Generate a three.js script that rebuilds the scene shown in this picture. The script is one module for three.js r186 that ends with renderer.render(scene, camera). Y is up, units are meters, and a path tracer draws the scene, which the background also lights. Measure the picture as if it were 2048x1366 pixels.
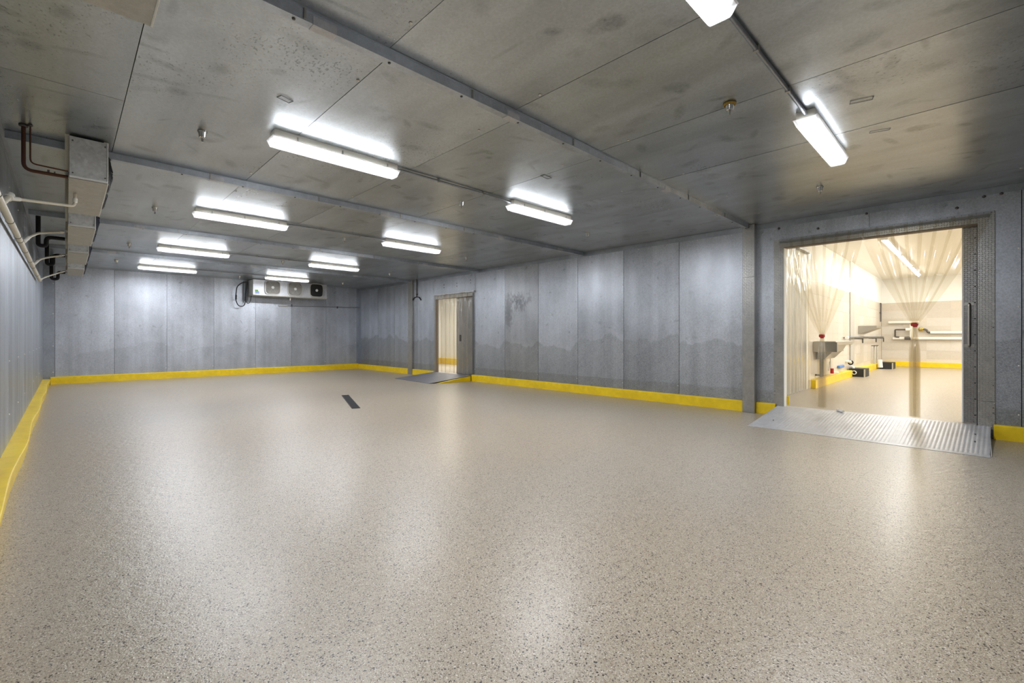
import * as THREE from 'three';
import { mergeGeometries } from 'three/addons/utils/BufferGeometryUtils.js';
import { RoundedBoxGeometry } from 'three/addons/geometries/RoundedBoxGeometry.js';
import { RectAreaLightUniformsLib } from 'three/addons/lights/RectAreaLightUniformsLib.js';

// ---------------------------------------------------------------- camera, sky, exposure
// World: x runs from the left wall to the right wall, y is up, d = -z runs towards the back wall.
const EYE = 1.2, FOCAL = 911.2, HORIZON = 671.8, YAW = THREE.MathUtils.degToRad(44.378);
const scene = new THREE.Scene();
scene.background = new THREE.Color(0x101010);
const camera = new THREE.PerspectiveCamera(2 * Math.atan(683 / FOCAL) * 180 / Math.PI, 2048 / 1366, 0.05, 100);
camera.position.set(0, EYE, 0);
camera.lookAt(Math.sin(YAW), EYE, -Math.cos(YAW));
camera.setViewOffset(2048, 1366, 0, 683 - HORIZON, 2048, 1366);
const renderer = new THREE.WebGLRenderer({ antialias: true });
renderer.toneMapping = THREE.LinearToneMapping;
renderer.toneMappingExposure = 1.18;
renderer.shadowMap.enabled = true;
RectAreaLightUniformsLib.init();
const LAMP_AREA = 225, LAMP_TUBE = 36, ROOM_B = 140, ROOM_C = 290;   // radiances of the lamps

// ---------------------------------------------------------------- room measures
const XL = -0.407, XR = 7.745, DB = 16.0, DF = -2.6, C = 2.942, SILL = 0.13;
const DOOR = { d0: 0.0, d1: 2.044, top: 2.535 }, SMALL = { d0: 9.42, d1: 11.12, top: 2.27 };
const WT = 0.105;                                         // wall thickness

// ---------------------------------------------------------------- helpers
function mulberry(a) { return () => { a |= 0; a = a + 0x6D2B79F5 | 0; let t = Math.imul(a ^ a >>> 15, 1 | a); t = t + Math.imul(t ^ t >>> 7, 61 | t) ^ t; return ((t ^ t >>> 14) >>> 0) / 4294967296; }; }
const used = {};
function numbered(n) { used[n] = (used[n] ?? -1) + 1; return used[n] ? `${n}_${String(used[n]).padStart(3, '0')}` : n; }
const P = (x, y, d) => new THREE.Vector3(x, y, -d);
function metric(g) {                                      // uv in metres from the dominant axis
  if (g.index) g = g.toNonIndexed();
  const p = g.attributes.position, n = g.attributes.normal, uv = new Float32Array(p.count * 2);
  for (let i = 0; i < p.count; i += 3) {
    let nx = 0, ny = 0, nz = 0;
    for (let k = 0; k < 3; k++) { nx += Math.abs(n.getX(i + k)); ny += Math.abs(n.getY(i + k)); nz += Math.abs(n.getZ(i + k)); }
    for (let k = 0; k < 3; k++) {
      const x = p.getX(i + k), y = p.getY(i + k), z = p.getZ(i + k), j = (i + k) * 2;
      if (nx >= ny && nx >= nz) { uv[j] = z; uv[j + 1] = y; } else if (ny >= nz) { uv[j] = x; uv[j + 1] = z; } else { uv[j] = x; uv[j + 1] = y; }
    }
  }
  g.setAttribute('uv', new THREE.BufferAttribute(uv, 2));
  for (const k of Object.keys(g.attributes)) if (!['position', 'normal', 'uv'].includes(k)) g.deleteAttribute(k);
  return g;
}
function bx(x0, x1, y0, y1, d0, d1, r = 0) {
  const w = Math.abs(x1 - x0), h = Math.abs(y1 - y0), l = Math.abs(d1 - d0);
  const g = r ? new RoundedBoxGeometry(w, h, l, 2, Math.min(r, w / 2.01, h / 2.01, l / 2.01)) : new THREE.BoxGeometry(w, h, l);
  g.translate((x0 + x1) / 2, (y0 + y1) / 2, -(d0 + d1) / 2);
  return metric(g);
}
function basis(g, e1, e2, e3, o) { const m = new THREE.Matrix4().makeBasis(e1, e2, e3); m.setPosition(o); g.applyMatrix4(m); return g; }
const AX = P(1, 0, 0), AY = P(0, 1, 0), AD = P(0, 0, 1), AZ = P(0, 0, -1);
function ext(pts, depth, bevel = 0, holes = []) {
  const s = new THREE.Shape(pts.map((p) => new THREE.Vector2(p[0], p[1])));
  for (const h of holes) s.holes.push(new THREE.Path(h.map((p) => new THREE.Vector2(p[0], p[1]))));
  return new THREE.ExtrudeGeometry(s, { depth, bevelEnabled: bevel > 0, bevelSize: bevel, bevelThickness: bevel, bevelSegments: 2, curveSegments: 12 });
}
const prismX = (pts, x0, x1, bv = 0) => metric(basis(ext(pts, x1 - x0, bv), AD, AY, AX, P(x0, 0, 0)));      // pts (d, y)
const prismD = (pts, d0, d1, bv = 0) => metric(basis(ext(pts, d1 - d0, bv), AX, AY, AZ, P(0, 0, d1)));      // pts (x, y)
const prismY = (pts, y0, y1, bv = 0) => metric(basis(ext(pts, y1 - y0, bv), AX, AD, AY, P(0, y0, 0)));      // pts (x, d)
function rod(a, b, r, seg = 12, r2 = r) {
  const v = b.clone().sub(a), g = new THREE.CylinderGeometry(r2, r, v.length(), seg);
  g.applyQuaternion(new THREE.Quaternion().setFromUnitVectors(new THREE.Vector3(0, 1, 0), v.clone().normalize()));
  g.translate((a.x + b.x) / 2, (a.y + b.y) / 2, (a.z + b.z) / 2);
  return metric(g);
}
function pipe(pts, r, bend = 0.05, seg = 10) {            // a tube along a polyline with rounded corners
  const path = new THREE.CurvePath();
  let last = pts[0];
  for (let i = 1; i < pts.length; i++) {
    if (i === pts.length - 1) { path.add(new THREE.LineCurve3(last, pts[i])); break; }
    const a = pts[i - 1], b = pts[i], c = pts[i + 1], k = Math.min(bend, a.distanceTo(b) / 2.1, b.distanceTo(c) / 2.1);
    const p = b.clone().add(a.clone().sub(b).setLength(k)), q = b.clone().add(c.clone().sub(b).setLength(k));
    path.add(new THREE.LineCurve3(last, p)); path.add(new THREE.QuadraticBezierCurve3(p, b, q)); last = q;
  }
  const out = [];
  for (const c of path.curves) { const n = c.isLineCurve3 ? 1 : 6; for (let k = 0; k < n; k++) out.push(c.getPoint(k / n)); }
  out.push(path.curves.at(-1).getPoint(1));
  class Poly extends THREE.Curve { getPoint(t, o = new THREE.Vector3()) { const f = t * (out.length - 1), i = Math.min(out.length - 2, Math.floor(f)); return o.copy(out[i]).lerp(out[i + 1], f - i); } getPointAt(t, o) { return this.getPoint(t, o); } getTangentAt(t, o) { return this.getTangent(t, o); } }
  const n = out.length - 1;
  const tg = new THREE.TubeGeometry(new Poly(), n, r, seg, false);
  const cap = (p, q) => { const g = new THREE.CircleGeometry(r, seg); g.applyQuaternion(new THREE.Quaternion().setFromUnitVectors(new THREE.Vector3(0, 0, 1), q)); g.translate(p.x, p.y, p.z); return metric(g); };
  return mergeGeometries([metric(tg), cap(out[0], out[0].clone().sub(out[1]).normalize()), cap(out[n], out[n].clone().sub(out[n - 1]).normalize())]);
}
function lathe(pts, at, axis = AY, seg = 20) {            // profile (radius, height) around an axis
  const g = new THREE.LatheGeometry(pts.map((p) => new THREE.Vector2(p[0], p[1])), seg);
  g.applyQuaternion(new THREE.Quaternion().setFromUnitVectors(new THREE.Vector3(0, 1, 0), axis)); g.translate(at.x, at.y, at.z);
  return metric(g);
}
function ball(at, r, sy = 1) { const g = new THREE.SphereGeometry(r, 10, 6); g.scale(1, sy, 1); g.translate(at.x, at.y, at.z); return metric(g); }
function thing(name, label, category, at = [0, 0, 0], group) {
  const o = new THREE.Group(); o.name = numbered(name); o.position.set(at[0], at[1], -at[2]); scene.add(o);
  o.userData = { label, category }; if (group) o.userData.group = group;
  return o;
}
function structure(name, label) { const o = new THREE.Group(); o.name = name; o.userData = { kind: 'structure', label, category: name.split('_')[0] }; scene.add(o); return o; }
function part(parent, name, geos, mat, label) {           // geometry given in world metres
  geos = Array.isArray(geos) ? geos : [geos];
  const g = geos.length > 1 ? mergeGeometries(geos) : geos[0];
  let o = parent; const off = new THREE.Vector3();
  while (o && o !== scene) { off.add(o.position); o = o.parent; }
  g.translate(-off.x, -off.y, -off.z);
  const m = new THREE.Mesh(g, mat); m.name = name; m.castShadow = m.receiveShadow = true;
  if (label) m.userData.label = label;
  parent.add(m); return m;
}
function copy(root, dx, dy, dd, label) {
  const c = root.clone(); c.name = numbered(root.name.replace(/_\d{3}$/, '')); c.position.add(P(dx, dy, dd));
  c.userData = { ...root.userData, label }; scene.add(c); return c;
}

// ---------------------------------------------------------------- noise tables for textures
const TN = 512;
function fbmTile(cells, oct, seed) {
  const out = new Float32Array(TN * TN), r = mulberry(seed); let amp = 1, tot = 0;
  for (let o = 0; o < oct; o++, cells *= 2, amp *= 0.55) {
    const v = Float32Array.from({ length: cells * cells }, r), s = cells / TN; tot += amp;
    for (let y = 0; y < TN; y++) {
      const fy = y * s, y0 = fy | 0, ty = fy - y0, wy = ty * ty * (3 - 2 * ty), a = y0 * cells, b = ((y0 + 1) % cells) * cells;
      for (let x = 0; x < TN; x++) {
        const fx = x * s, x0 = fx | 0, tx = fx - x0, wx = tx * tx * (3 - 2 * tx), x1 = (x0 + 1) % cells;
        out[y * TN + x] += amp * ((v[a + x0] * (1 - wx) + v[a + x1] * wx) * (1 - wy) + (v[b + x0] * (1 - wx) + v[b + x1] * wx) * wy);
      }
    }
  }
  for (let i = 0; i < out.length; i++) out[i] = out[i] / tot * 2 - 1;
  return out;
}
function cellTile(cells, seed) {                          // each pixel gets the random value of its nearest cell point
  const r = mulberry(seed), px = [], py = [], val = [];
  for (let j = 0; j < cells; j++) for (let i = 0; i < cells; i++) { px.push((i + r()) / cells * TN); py.push((j + r()) / cells * TN); val.push(r()); }
  const out = new Float32Array(TN * TN), k = cells / TN;
  for (let y = 0; y < TN; y++) for (let x = 0; x < TN; x++) {
    let best = 1e9, bv = 0; const ci = Math.floor(x * k), cj = Math.floor(y * k);
    for (let b = -1; b <= 1; b++) for (let a = -1; a <= 1; a++) {
      const id = ((cj + b + cells) % cells) * cells + (ci + a + cells) % cells;
      let dx = Math.abs(px[id] - x), dy = Math.abs(py[id] - y); if (dx > TN / 2) dx = TN - dx; if (dy > TN / 2) dy = TN - dy;
      const q = dx * dx + dy * dy; if (q < best) { best = q; bv = val[id]; }
    }
    out[y * TN + x] = bv * 2 - 1;
  }
  return out;
}
const NA = fbmTile(4, 7, 11), NB = fbmTile(8, 6, 29), NC = fbmTile(32, 4, 47), SP = cellTile(44, 5), NW = Float32Array.from({ length: TN * TN }, ((r) => () => r() * 2 - 1)(mulberry(77)));
const at = (t, x, y) => t[((y | 0) & 511) * TN + ((x | 0) & 511)];
function lerpAt(t, x, y) { const x0 = Math.floor(x), y0 = Math.floor(y), a = x - x0, b = y - y0; return (at(t, x0, y0) * (1 - a) + at(t, x0 + 1, y0) * a) * (1 - b) + (at(t, x0, y0 + 1) * (1 - a) + at(t, x0 + 1, y0 + 1) * a) * b; }
function tex(w, h, fn, srgb, repeat = true) {
  const data = new Uint8Array(w * h * 4); const o = [0, 0, 0];
  for (let y = 0; y < h; y++) for (let x = 0; x < w; x++) {
    fn(x, y, o); const i = (y * w + x) * 4;
    data[i] = o[0] < 0 ? 0 : o[0] > 255 ? 255 : o[0]; data[i + 1] = o[1] < 0 ? 0 : o[1] > 255 ? 255 : o[1]; data[i + 2] = o[2] < 0 ? 0 : o[2] > 255 ? 255 : o[2]; data[i + 3] = 255;
  }
  const t = new THREE.DataTexture(data, w, h); t.magFilter = THREE.LinearFilter; t.minFilter = THREE.LinearMipmapLinearFilter; t.generateMipmaps = true;
  t.wrapS = t.wrapT = repeat ? THREE.RepeatWrapping : THREE.ClampToEdgeWrapping; if (srgb) t.colorSpace = THREE.SRGBColorSpace; t.needsUpdate = true; return t;
}
const smooth = (a, b, x) => { const t = Math.min(1, Math.max(0, (x - a) / (b - a))); return t * t * (3 - 2 * t); };

// ---------------------------------------------------------------- materials
const mat = (o) => new THREE.MeshPhysicalMaterial({ roughness: 0.5, metalness: 0, ...o });
// quartz epoxy floor: beige binder, pale, brown and black grains
function floorTextures() {
  const n = 2048, span = 2.3, col = new Float32Array(n * n * 3), hgt = new Float32Array(n * n), r = mulberry(901);
  for (let i = 0; i < n * n; i++) { const q = at(NW, i % n, (i / n) | 0); col[i * 3] = 178 + q * 16; col[i * 3 + 1] = 165 + q * 16; col[i * 3 + 2] = 144 + q * 15; hgt[i] = 0.5 + q * 0.05; }
  const kinds = [[150000, 1.2, 3.0, [194, 180, 158], 14, 0.12], [110000, 1.0, 2.8, [158, 140, 117], 24, 0.08], [60000, 1.0, 2.6, [206, 194, 174], 16, 0.1], [30000, 0.9, 2.5, [240, 234, 222], 10, 0.2], [34000, 1.0, 2.5, [132, 112, 92], 20, -0.05], [22000, 0.9, 2.9, [66, 58, 50], 24, -0.1], [11000, 1.4, 4.2, [36, 33, 30], 12, -0.1]];
  for (const [count, r0, r1, c, v, dh] of kinds) for (let k = 0; k < count; k++) {
    const cx = r() * n, cy = r() * n, rad = r0 + (r1 - r0) * r() * r(), ex = 0.7 + r() * 0.6, tw = (r() * 2 - 1) * v, th = r() * 3.14, cs = Math.cos(th), sn = Math.sin(th), R = Math.ceil(rad * 1.5);
    for (let y = -R; y <= R; y++) for (let x = -R; x <= R; x++) {
      const a = (x * cs + y * sn) / (rad * ex), b = (y * cs - x * sn) * ex / rad; if (Math.abs(a) ** 1.6 + Math.abs(b) ** 1.6 > 1) continue;
      const i = ((Math.floor(cy + y) + n) % n) * n + (Math.floor(cx + x) + n) % n; col[i * 3] = c[0] + tw; col[i * 3 + 1] = c[1] + tw; col[i * 3 + 2] = c[2] + tw * 0.9; hgt[i] = 0.5 + dh;
    }
  }
  const m = tex(n, n, (x, y, o) => { const i = (y * n + x) * 3; o[0] = col[i]; o[1] = col[i + 1]; o[2] = col[i + 2]; }, true);
  const h = tex(1024, 1024, (x, y, o) => { const i = y * 2 * n + x * 2, q = (hgt[i] + hgt[i + 1] + hgt[i + n] + hgt[i + n + 1]) / 4, w = lerpAt(NC, x * 1.0, y * 1.0) * 0.3; o[0] = o[1] = o[2] = 255 * (q + w); }, false);
  m.repeat.set(1 / span, 1 / span); h.repeat.set(1 / span, 1 / span);
  return [m, h];
}
const [floorMap, floorBump] = floorTextures();
const M = {};
M.floor = mat({ map: floorMap, bumpMap: floorBump, bumpScale: 0.0042, roughness: 0.34, clearcoat: 0.2, clearcoatRoughness: 0.25, vertexColors: true });
// galvanised sheet: zinc spangle, wipe marks, the dull film left on the lower half by hosing down
function sheetTextures(seed, w, h, mw, mh, base, opt = {}) {
  const r = mulberry(seed), ox = r() * 500, oy = r() * 500, tone = 1 + (r() - 0.5) * 0.06, marks = [];
  for (let k = 0; k < (opt.marks ?? 10); k++) marks.push({ x: r() * mw, y: mh * (opt.low ?? 0.35) + r() * mh * (1 - (opt.low ?? 0.35)), a: (0.02 + r() * 0.07) * (opt.big ?? 1), b: (0.008 + r() * 0.03) * (opt.big ?? 1), th: r() * 3.14, s: 8 + r() * 26 });
  const lines = []; for (let k = 0; k < (opt.lines ?? 6); k++) lines.push({ x: r() * mw, y0: r() * mh, l: 0.1 + r() * 0.6, s: (r() - 0.45) * 26, t: (r() - 0.5) * (opt.skew ?? 0.02) });
  const colour = tex(w, h, (x, y, o) => {
    const mx = (x + 0.5) / w * mw, my = (y + 0.5) / h * mh;
    const sp = at(SP, mx * 900 + ox, my * 900 + oy), a = lerpAt(NA, mx * 90 + ox, my * 90 + oy), b = lerpAt(NB, mx * 260 + oy, my * 90 + ox), st = lerpAt(NB, mx * 400 + ox, my * 12 + oy), g = at(NW, x + ox, y + oy);
    let v = 1 + (opt.spangle ?? 0.055) * sp + 0.15 * a + 0.08 * b + (opt.streak ?? 0.08) * st + 0.02 * g, warm = 0.5 * a;
    if (opt.tide) {
      const edge = opt.tide + 0.3 * lerpAt(NB, (mx + (opt.at ?? 0)) * 70, 40) + 0.12 * lerpAt(NB, (mx + (opt.at ?? 0)) * 210, 90) + 0.1 * lerpAt(NB, mx * 150, my * 150), k = smooth(edge + 0.025, edge - 0.025, my);
      v *= 1 - k * (opt.film ?? 0.09) * (1 + 0.5 * a); warm += k * 9 * (opt.film ?? 0.09); v += k * 0.8 * (opt.film ?? 0.09) * at(SP, mx * 1500 + oy, my * 1500 + ox);
      const e2 = 0.36 + 0.03 * lerpAt(NB, (mx + (opt.at ?? 0)) * 80, 7), k2 = smooth(e2 + 0.012, e2 - 0.012, my); v *= 1 - 0.9 * (opt.film ?? 0.09) * k2; warm += 12 * (opt.film ?? 0.09) * k2;
    }
    for (const q of marks) { const dx = mx - q.x, dy = my - q.y; if (Math.abs(dx) > 0.22 || Math.abs(dy) > 0.22) continue; const c = Math.cos(q.th), s = Math.sin(q.th), e = ((dx * c + dy * s) / q.a) ** 2 + ((dy * c - dx * s) / q.b) ** 2; if (e < 1) v -= q.s / 255 * (1 - e) * (0.6 + 0.8 * Math.max(0, lerpAt(NC, mx * 700, my * 700) + 0.4)); }
    for (const q of lines) { if (my < q.y0 || my > q.y0 + q.l) continue; const dx = Math.abs(mx - q.x - q.t * (my - q.y0) * 20); if (dx < 0.003) v -= q.s / 255 * (0.5 + 0.5 * g); }
    if (opt.speck) { const q = lerpAt(NC, mx * 1500 + ox, my * 900 + oy) + 0.9 * lerpAt(NA, mx * 90 + oy, my * 90) - 0.6; if (q > 0) v -= Math.min(0.22, q * 1.1) * opt.speck; }
    if (opt.stain) v *= opt.stain(mx, my);
    v *= tone; o[0] = base[0] * v + warm * 2; o[1] = base[1] * v + warm * 1.2; o[2] = base[2] * v - warm * 1.6;
  }, true, false);
  const rough = tex(w >> 1, h >> 1, (x, y, o) => {
    const mx = (x + 0.5) / (w >> 1) * mw, my = (y + 0.5) / (h >> 1) * mh;
    let q = (opt.rough ?? 0.36) + 0.035 * at(SP, mx * 900 + ox, my * 900 + oy) + 0.07 * lerpAt(NA, mx * 90 + ox, my * 90 + oy) + 0.04 * lerpAt(NB, mx * 300 + ox, my * 40 + oy);
    if (opt.tide) { const edge = opt.tide + 0.3 * lerpAt(NB, (mx + (opt.at ?? 0)) * 70, 40) + 0.12 * lerpAt(NB, (mx + (opt.at ?? 0)) * 210, 90) + 0.1 * lerpAt(NB, mx * 150, my * 150); q += 0.13 * smooth(edge + 0.025, edge - 0.025, my); }
    o[0] = o[1] = o[2] = 255 * q;
  }, false, false);
  return { map: colour, roughnessMap: rough };
}
const ZINC = [182, 186, 192], CEIL = [186, 192, 196];
const oily = (mx, my) => { const n = lerpAt(NB, mx * 240, my * 120) + 0.7 * lerpAt(NC, mx * 420, my * 300), e = ((mx - 0.68) / 0.42) ** 2 + ((my - 2.02) / 0.24) ** 2 + 1.3 * n, f = ((mx - 0.98) / 0.2) ** 2 + ((my - 1.85) / 0.5) ** 2 + 1.1 * n, k = Math.max(smooth(1.1, -0.1, e), 0.75 * smooth(1.1, 0, f)); return 1 - 0.34 * k * (0.85 + 0.5 * n); };
const sheet = (t, o = {}) => mat({ ...t, roughness: 1, metalness: 0.9, ...o });
const rightSheets = [0, 1, 2, 3, 4, 5, 6, 7].map((k) => sheet(sheetTextures(100 + k * 7, 448, 1152, 1.14, 2.94, k === 1 ? [172, 174, 176] : ZINC, { tide: 1.12, at: 40 - k * 1.12, marks: 14, lines: 9, stain: k === 1 ? oily : null, rough: 0.4 })));
const backSheets = [0, 1, 2, 3].map((k) => sheet(sheetTextures(300 + k * 7, 448, 1152, 1.14, 2.94, [192, 196, 203], { tide: 0.95, film: 0.022, at: k * 1.12, marks: 9, lines: 3, rough: 0.48 })));
const leftSheets = [0, 1].map((k) => sheet(sheetTextures(500 + k * 7, 320, 832, 1.14, 2.94, [174, 179, 185], { marks: 6, lines: 16, streak: 0.13, rough: 0.42 })));
const ceilSheets = [0, 1, 2, 3, 4, 5].map((k) => sheet(sheetTextures(700 + k * 7, 448, 1280, 1.14, 3.3, CEIL, { spangle: 0.03, streak: 0.05, marks: 30, big: 2.2, low: 0, lines: 8, skew: 0.3, speck: 1.0, rough: 0.34 }), { metalness: 0.97 }));
const plateBump = tex(256, 256, (x, y, o) => {            // four-way tread lugs, 64 px = one lug cell of 3 cm
  let hgt = 0; const cell = 32;
  for (let j = -1; j <= 1; j++) for (let i = -1; i <= 1; i++) {
    const ci = Math.floor(x / cell) + i, cj = Math.floor(y / cell) + j, cx = (ci + 0.5) * cell, cy = (cj + 0.5) * cell, s = (ci + cj) & 1 ? 0.7071 : -0.7071, dx = x - cx, dy = y - cy;
    const u = dx * 0.7071 + dy * s, v = -dx * s + dy * 0.7071, e = (u / 12) ** 2 + (v / 4.2) ** 2; if (e < 1) hgt = Math.max(hgt, Math.sqrt(1 - e));
  }
  o[0] = o[1] = o[2] = 40 + 200 * hgt;
}, false);
plateBump.repeat.set(1 / 0.2, 1 / 0.2);
const brushed = tex(512, 512, (x, y, o) => { const v = 1 + 0.1 * at(NA, x, y) + 0.05 * at(NC, x, y) + 0.05 * at(NW, x >> 1, y); o[0] = o[1] = o[2] = 225 * v; }, true);
const mottled = tex(512, 512, (x, y, o) => { const v = 1 + 0.045 * at(SP, x * 0.6, y * 0.6) + 0.07 * at(NA, x, y) + 0.06 * at(NC, x, y); o[0] = 222 * v; o[1] = 222 * v; o[2] = 219 * v; }, true);
mottled.repeat.set(1.6, 1.6); brushed.repeat.set(1.5, 1.5);
const yellowTex = tex(512, 512, (x, y, o) => { const a = at(NA, x, y), b = at(NC, x, y), c = at(NB, x, y); let v = 1 + 0.07 * a + 0.05 * b; const dirt = Math.max(0, c + 0.6 * a - 0.42) * 0.3; v -= dirt; o[0] = 240 * v; o[1] = (204 + 8 * a) * v; o[2] = (12 + 12 * b) * v; }, true);
yellowTex.repeat.set(0.43, 0.43);
const tileTex = tex(512, 512, (x, y, o) => { const v = 1 + 0.03 * at(NA, x, y) + 0.02 * at(NC, x, y); o[0] = 212 * v; o[1] = 205 * v; o[2] = 194 * v; }, true);
M.galv = mat({ color: 0xb9bec6, map: brushed, metalness: 0.9, roughness: 0.4 });
M.galvDark = mat({ color: 0x8d9196, map: brushed, metalness: 0.9, roughness: 0.45 });
M.rail = mat({ color: 0xd2d9e2, map: brushed, metalness: 0.85, roughness: 0.4 });
M.seam = mat({ color: 0x2c2b29, roughness: 0.9 });
M.plate = mat({ color: 0xcbc9c4, map: brushed, bumpMap: plateBump, bumpScale: 0.005, metalness: 0.95, roughness: 0.33 });
M.plateDark = mat({ color: 0xb2afab, map: brushed, bumpMap: plateBump, bumpScale: 0.005, metalness: 0.95, roughness: 0.36 });
M.alu = mat({ color: 0xe4e5e8, map: brushed, metalness: 0.4, roughness: 0.42 });
M.rampGrey = mat({ color: 0x9a9aa2, map: brushed, bumpMap: plateBump, bumpScale: 0.0012, metalness: 0.5, roughness: 0.5 });
M.casing = mat({ color: 0xeeeff0, map: mottled, metalness: 0.3, roughness: 0.42 });
M.casingUnder = mat({ color: 0xd9d6cd, map: brushed, metalness: 0.3, roughness: 0.45 });
M.yellow = mat({ map: yellowTex, roughness: 0.45, clearcoat: 0.3, clearcoatRoughness: 0.3 });
M.white = mat({ color: 0xe9e8e2, roughness: 0.45 });
M.housing = mat({ color: 0xd9d6cc, roughness: 0.5 });
M.cap = mat({ color: 0xe6e2d6, roughness: 0.6 });
M.pvcPipe = mat({ color: 0xded6c2, roughness: 0.4 });
M.pipeWhite = mat({ color: 0xefece2, roughness: 0.5 });
M.copper = mat({ color: 0x573526, metalness: 0.4, roughness: 0.45 });
M.black = mat({ color: 0x17171a, roughness: 0.75 });
M.blackShine = mat({ color: 0x121316, roughness: 0.4 });
M.navy = mat({ color: 0x1c2238, roughness: 0.5 });
M.dark = mat({ color: 0x2a2928, roughness: 0.7 });
M.bolt = mat({ color: 0x66635f, metalness: 0.7, roughness: 0.5 });
M.chrome = mat({ color: 0xd9d6d0, metalness: 1, roughness: 0.16 });
M.brass = mat({ color: 0xb49a4a, metalness: 1, roughness: 0.35 });
M.steel = mat({ color: 0xb8b5ae, metalness: 1, roughness: 0.3 });
M.red = mat({ color: 0xb8251c, roughness: 0.4 });
M.blue = mat({ color: 0x4f7fc4, roughness: 0.5 });
M.green = mat({ color: 0x5da83c, roughness: 0.6 });
M.fanGrey = mat({ color: 0xc2bfb7, metalness: 0.4, roughness: 0.5 });
M.strip = mat({ color: 0xf7f4ec, transmission: 0.95, thickness: 0, roughness: 0.1, ior: 1.5, side: THREE.DoubleSide });
M.stripDirty = mat({ color: 0xf1ebe0, transmission: 0.93, thickness: 0, roughness: 0.12, ior: 1.5, side: THREE.DoubleSide });
M.lens = mat({ color: 0xffffff, transmission: 0.5, thickness: 0, roughness: 0.5, side: THREE.DoubleSide });
M.tube = mat({ color: 0xffffff, emissive: 0xf3f7ff, emissiveIntensity: LAMP_TUBE, roughness: 0.6 });
M.tubeB = mat({ color: 0xffffff, emissive: 0xfffefa, emissiveIntensity: 20, roughness: 0.6 });
M.cream = mat({ color: 0xf4f3ee, roughness: 0.7 });
M.creamGloss = mat({ color: 0xf2eee4, roughness: 0.5 });
M.tile = mat({ map: tileTex, roughness: 0.32 });
M.grout = mat({ color: 0xcfc7b8, roughness: 0.9 });
M.tan = mat({ color: 0x7d6a52, roughness: 0.7 });
M.residue = mat({ color: 0x8f8c86, roughness: 0.8 });
M.residueDark = mat({ color: 0x55524c, roughness: 0.85 });

// ---------------------------------------------------------------- floor
{
  const g = structure('floor', 'speckled beige quartz epoxy floor of the cold room');
  const pl = new THREE.PlaneGeometry(XR - XL, DB - DF, 54, 122); pl.rotateX(-Math.PI / 2); pl.translate((XL + XR) / 2, 0, -(DF + DB) / 2);
  const p = pl.attributes.position, c = new Float32Array(p.count * 3), uv = pl.attributes.uv;
  for (let i = 0; i < p.count; i++) {
    const x = p.getX(i), z = p.getZ(i), a = lerpAt(NA, x * 38 + 300, z * 38 + 4000), b = lerpAt(NB, x * 26 + 90, z * 26 + 4000), v = 0.93 + 0.1 * a;
    c[i * 3] = v * (1 + 0.05 * b); c[i * 3 + 1] = v; c[i * 3 + 2] = v * (1 - 0.07 * b); uv.setXY(i, x, z);
  }
  pl.setAttribute('color', new THREE.BufferAttribute(c, 3));
  const top = new THREE.Mesh(pl, M.floor); top.name = 'floor_coating'; top.receiveShadow = top.castShadow = true; g.add(top);
  part(g, 'floor_slab', bx(XL - 0.1, XR + WT, -0.15, -0.002, DF, DB + 0.1), M.dark);
}
// ---------------------------------------------------------------- walls: sheets with real gaps over a dark backing
function panelGeo(axis, a0, a1, y0, y1, plane, inward, full0, full1, fullY0, fullY1) {
  const g = axis === 'd' ? new THREE.BoxGeometry(0.018, y1 - y0, a1 - a0) : new THREE.BoxGeometry(a1 - a0, y1 - y0, 0.018);
  const n = g.toNonIndexed(), off = -0.009 * inward;
  if (axis === 'd') n.translate(plane + off, (y0 + y1) / 2, -(a0 + a1) / 2); else n.translate((a0 + a1) / 2, (y0 + y1) / 2, -(plane + off));
  const p = n.attributes.position, uv = n.attributes.uv;
  for (let i = 0; i < p.count; i++) { const a = axis === 'd' ? -p.getZ(i) : p.getX(i); uv.setXY(i, (a - full0) / (full1 - full0), (p.getY(i) - fullY0) / (fullY1 - fullY0)); }
  return n;
}
const GAP = 0.0035;
const wr = structure('wall_right', 'galvanised steel panel wall with the two doorways');
part(wr, 'backing', [bx(XR + 0.019, XR + WT, 0, C, DF, DOOR.d0), bx(XR + 0.019, XR + WT, DOOR.top, C, DOOR.d0, DOOR.d1), bx(XR + 0.019, XR + WT, 0, C, DOOR.d1, SMALL.d0), bx(XR + 0.019, XR + WT, SMALL.top, C, SMALL.d0, SMALL.d1), bx(XR + 0.019, XR + WT, 0, C, SMALL.d1, DB + 0.1), bx(XR, XR + WT, 0, SILL, DOOR.d0, DOOR.d1), bx(XR, XR + WT, 0, SILL, SMALL.d0, SMALL.d1)], M.seam);
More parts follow.
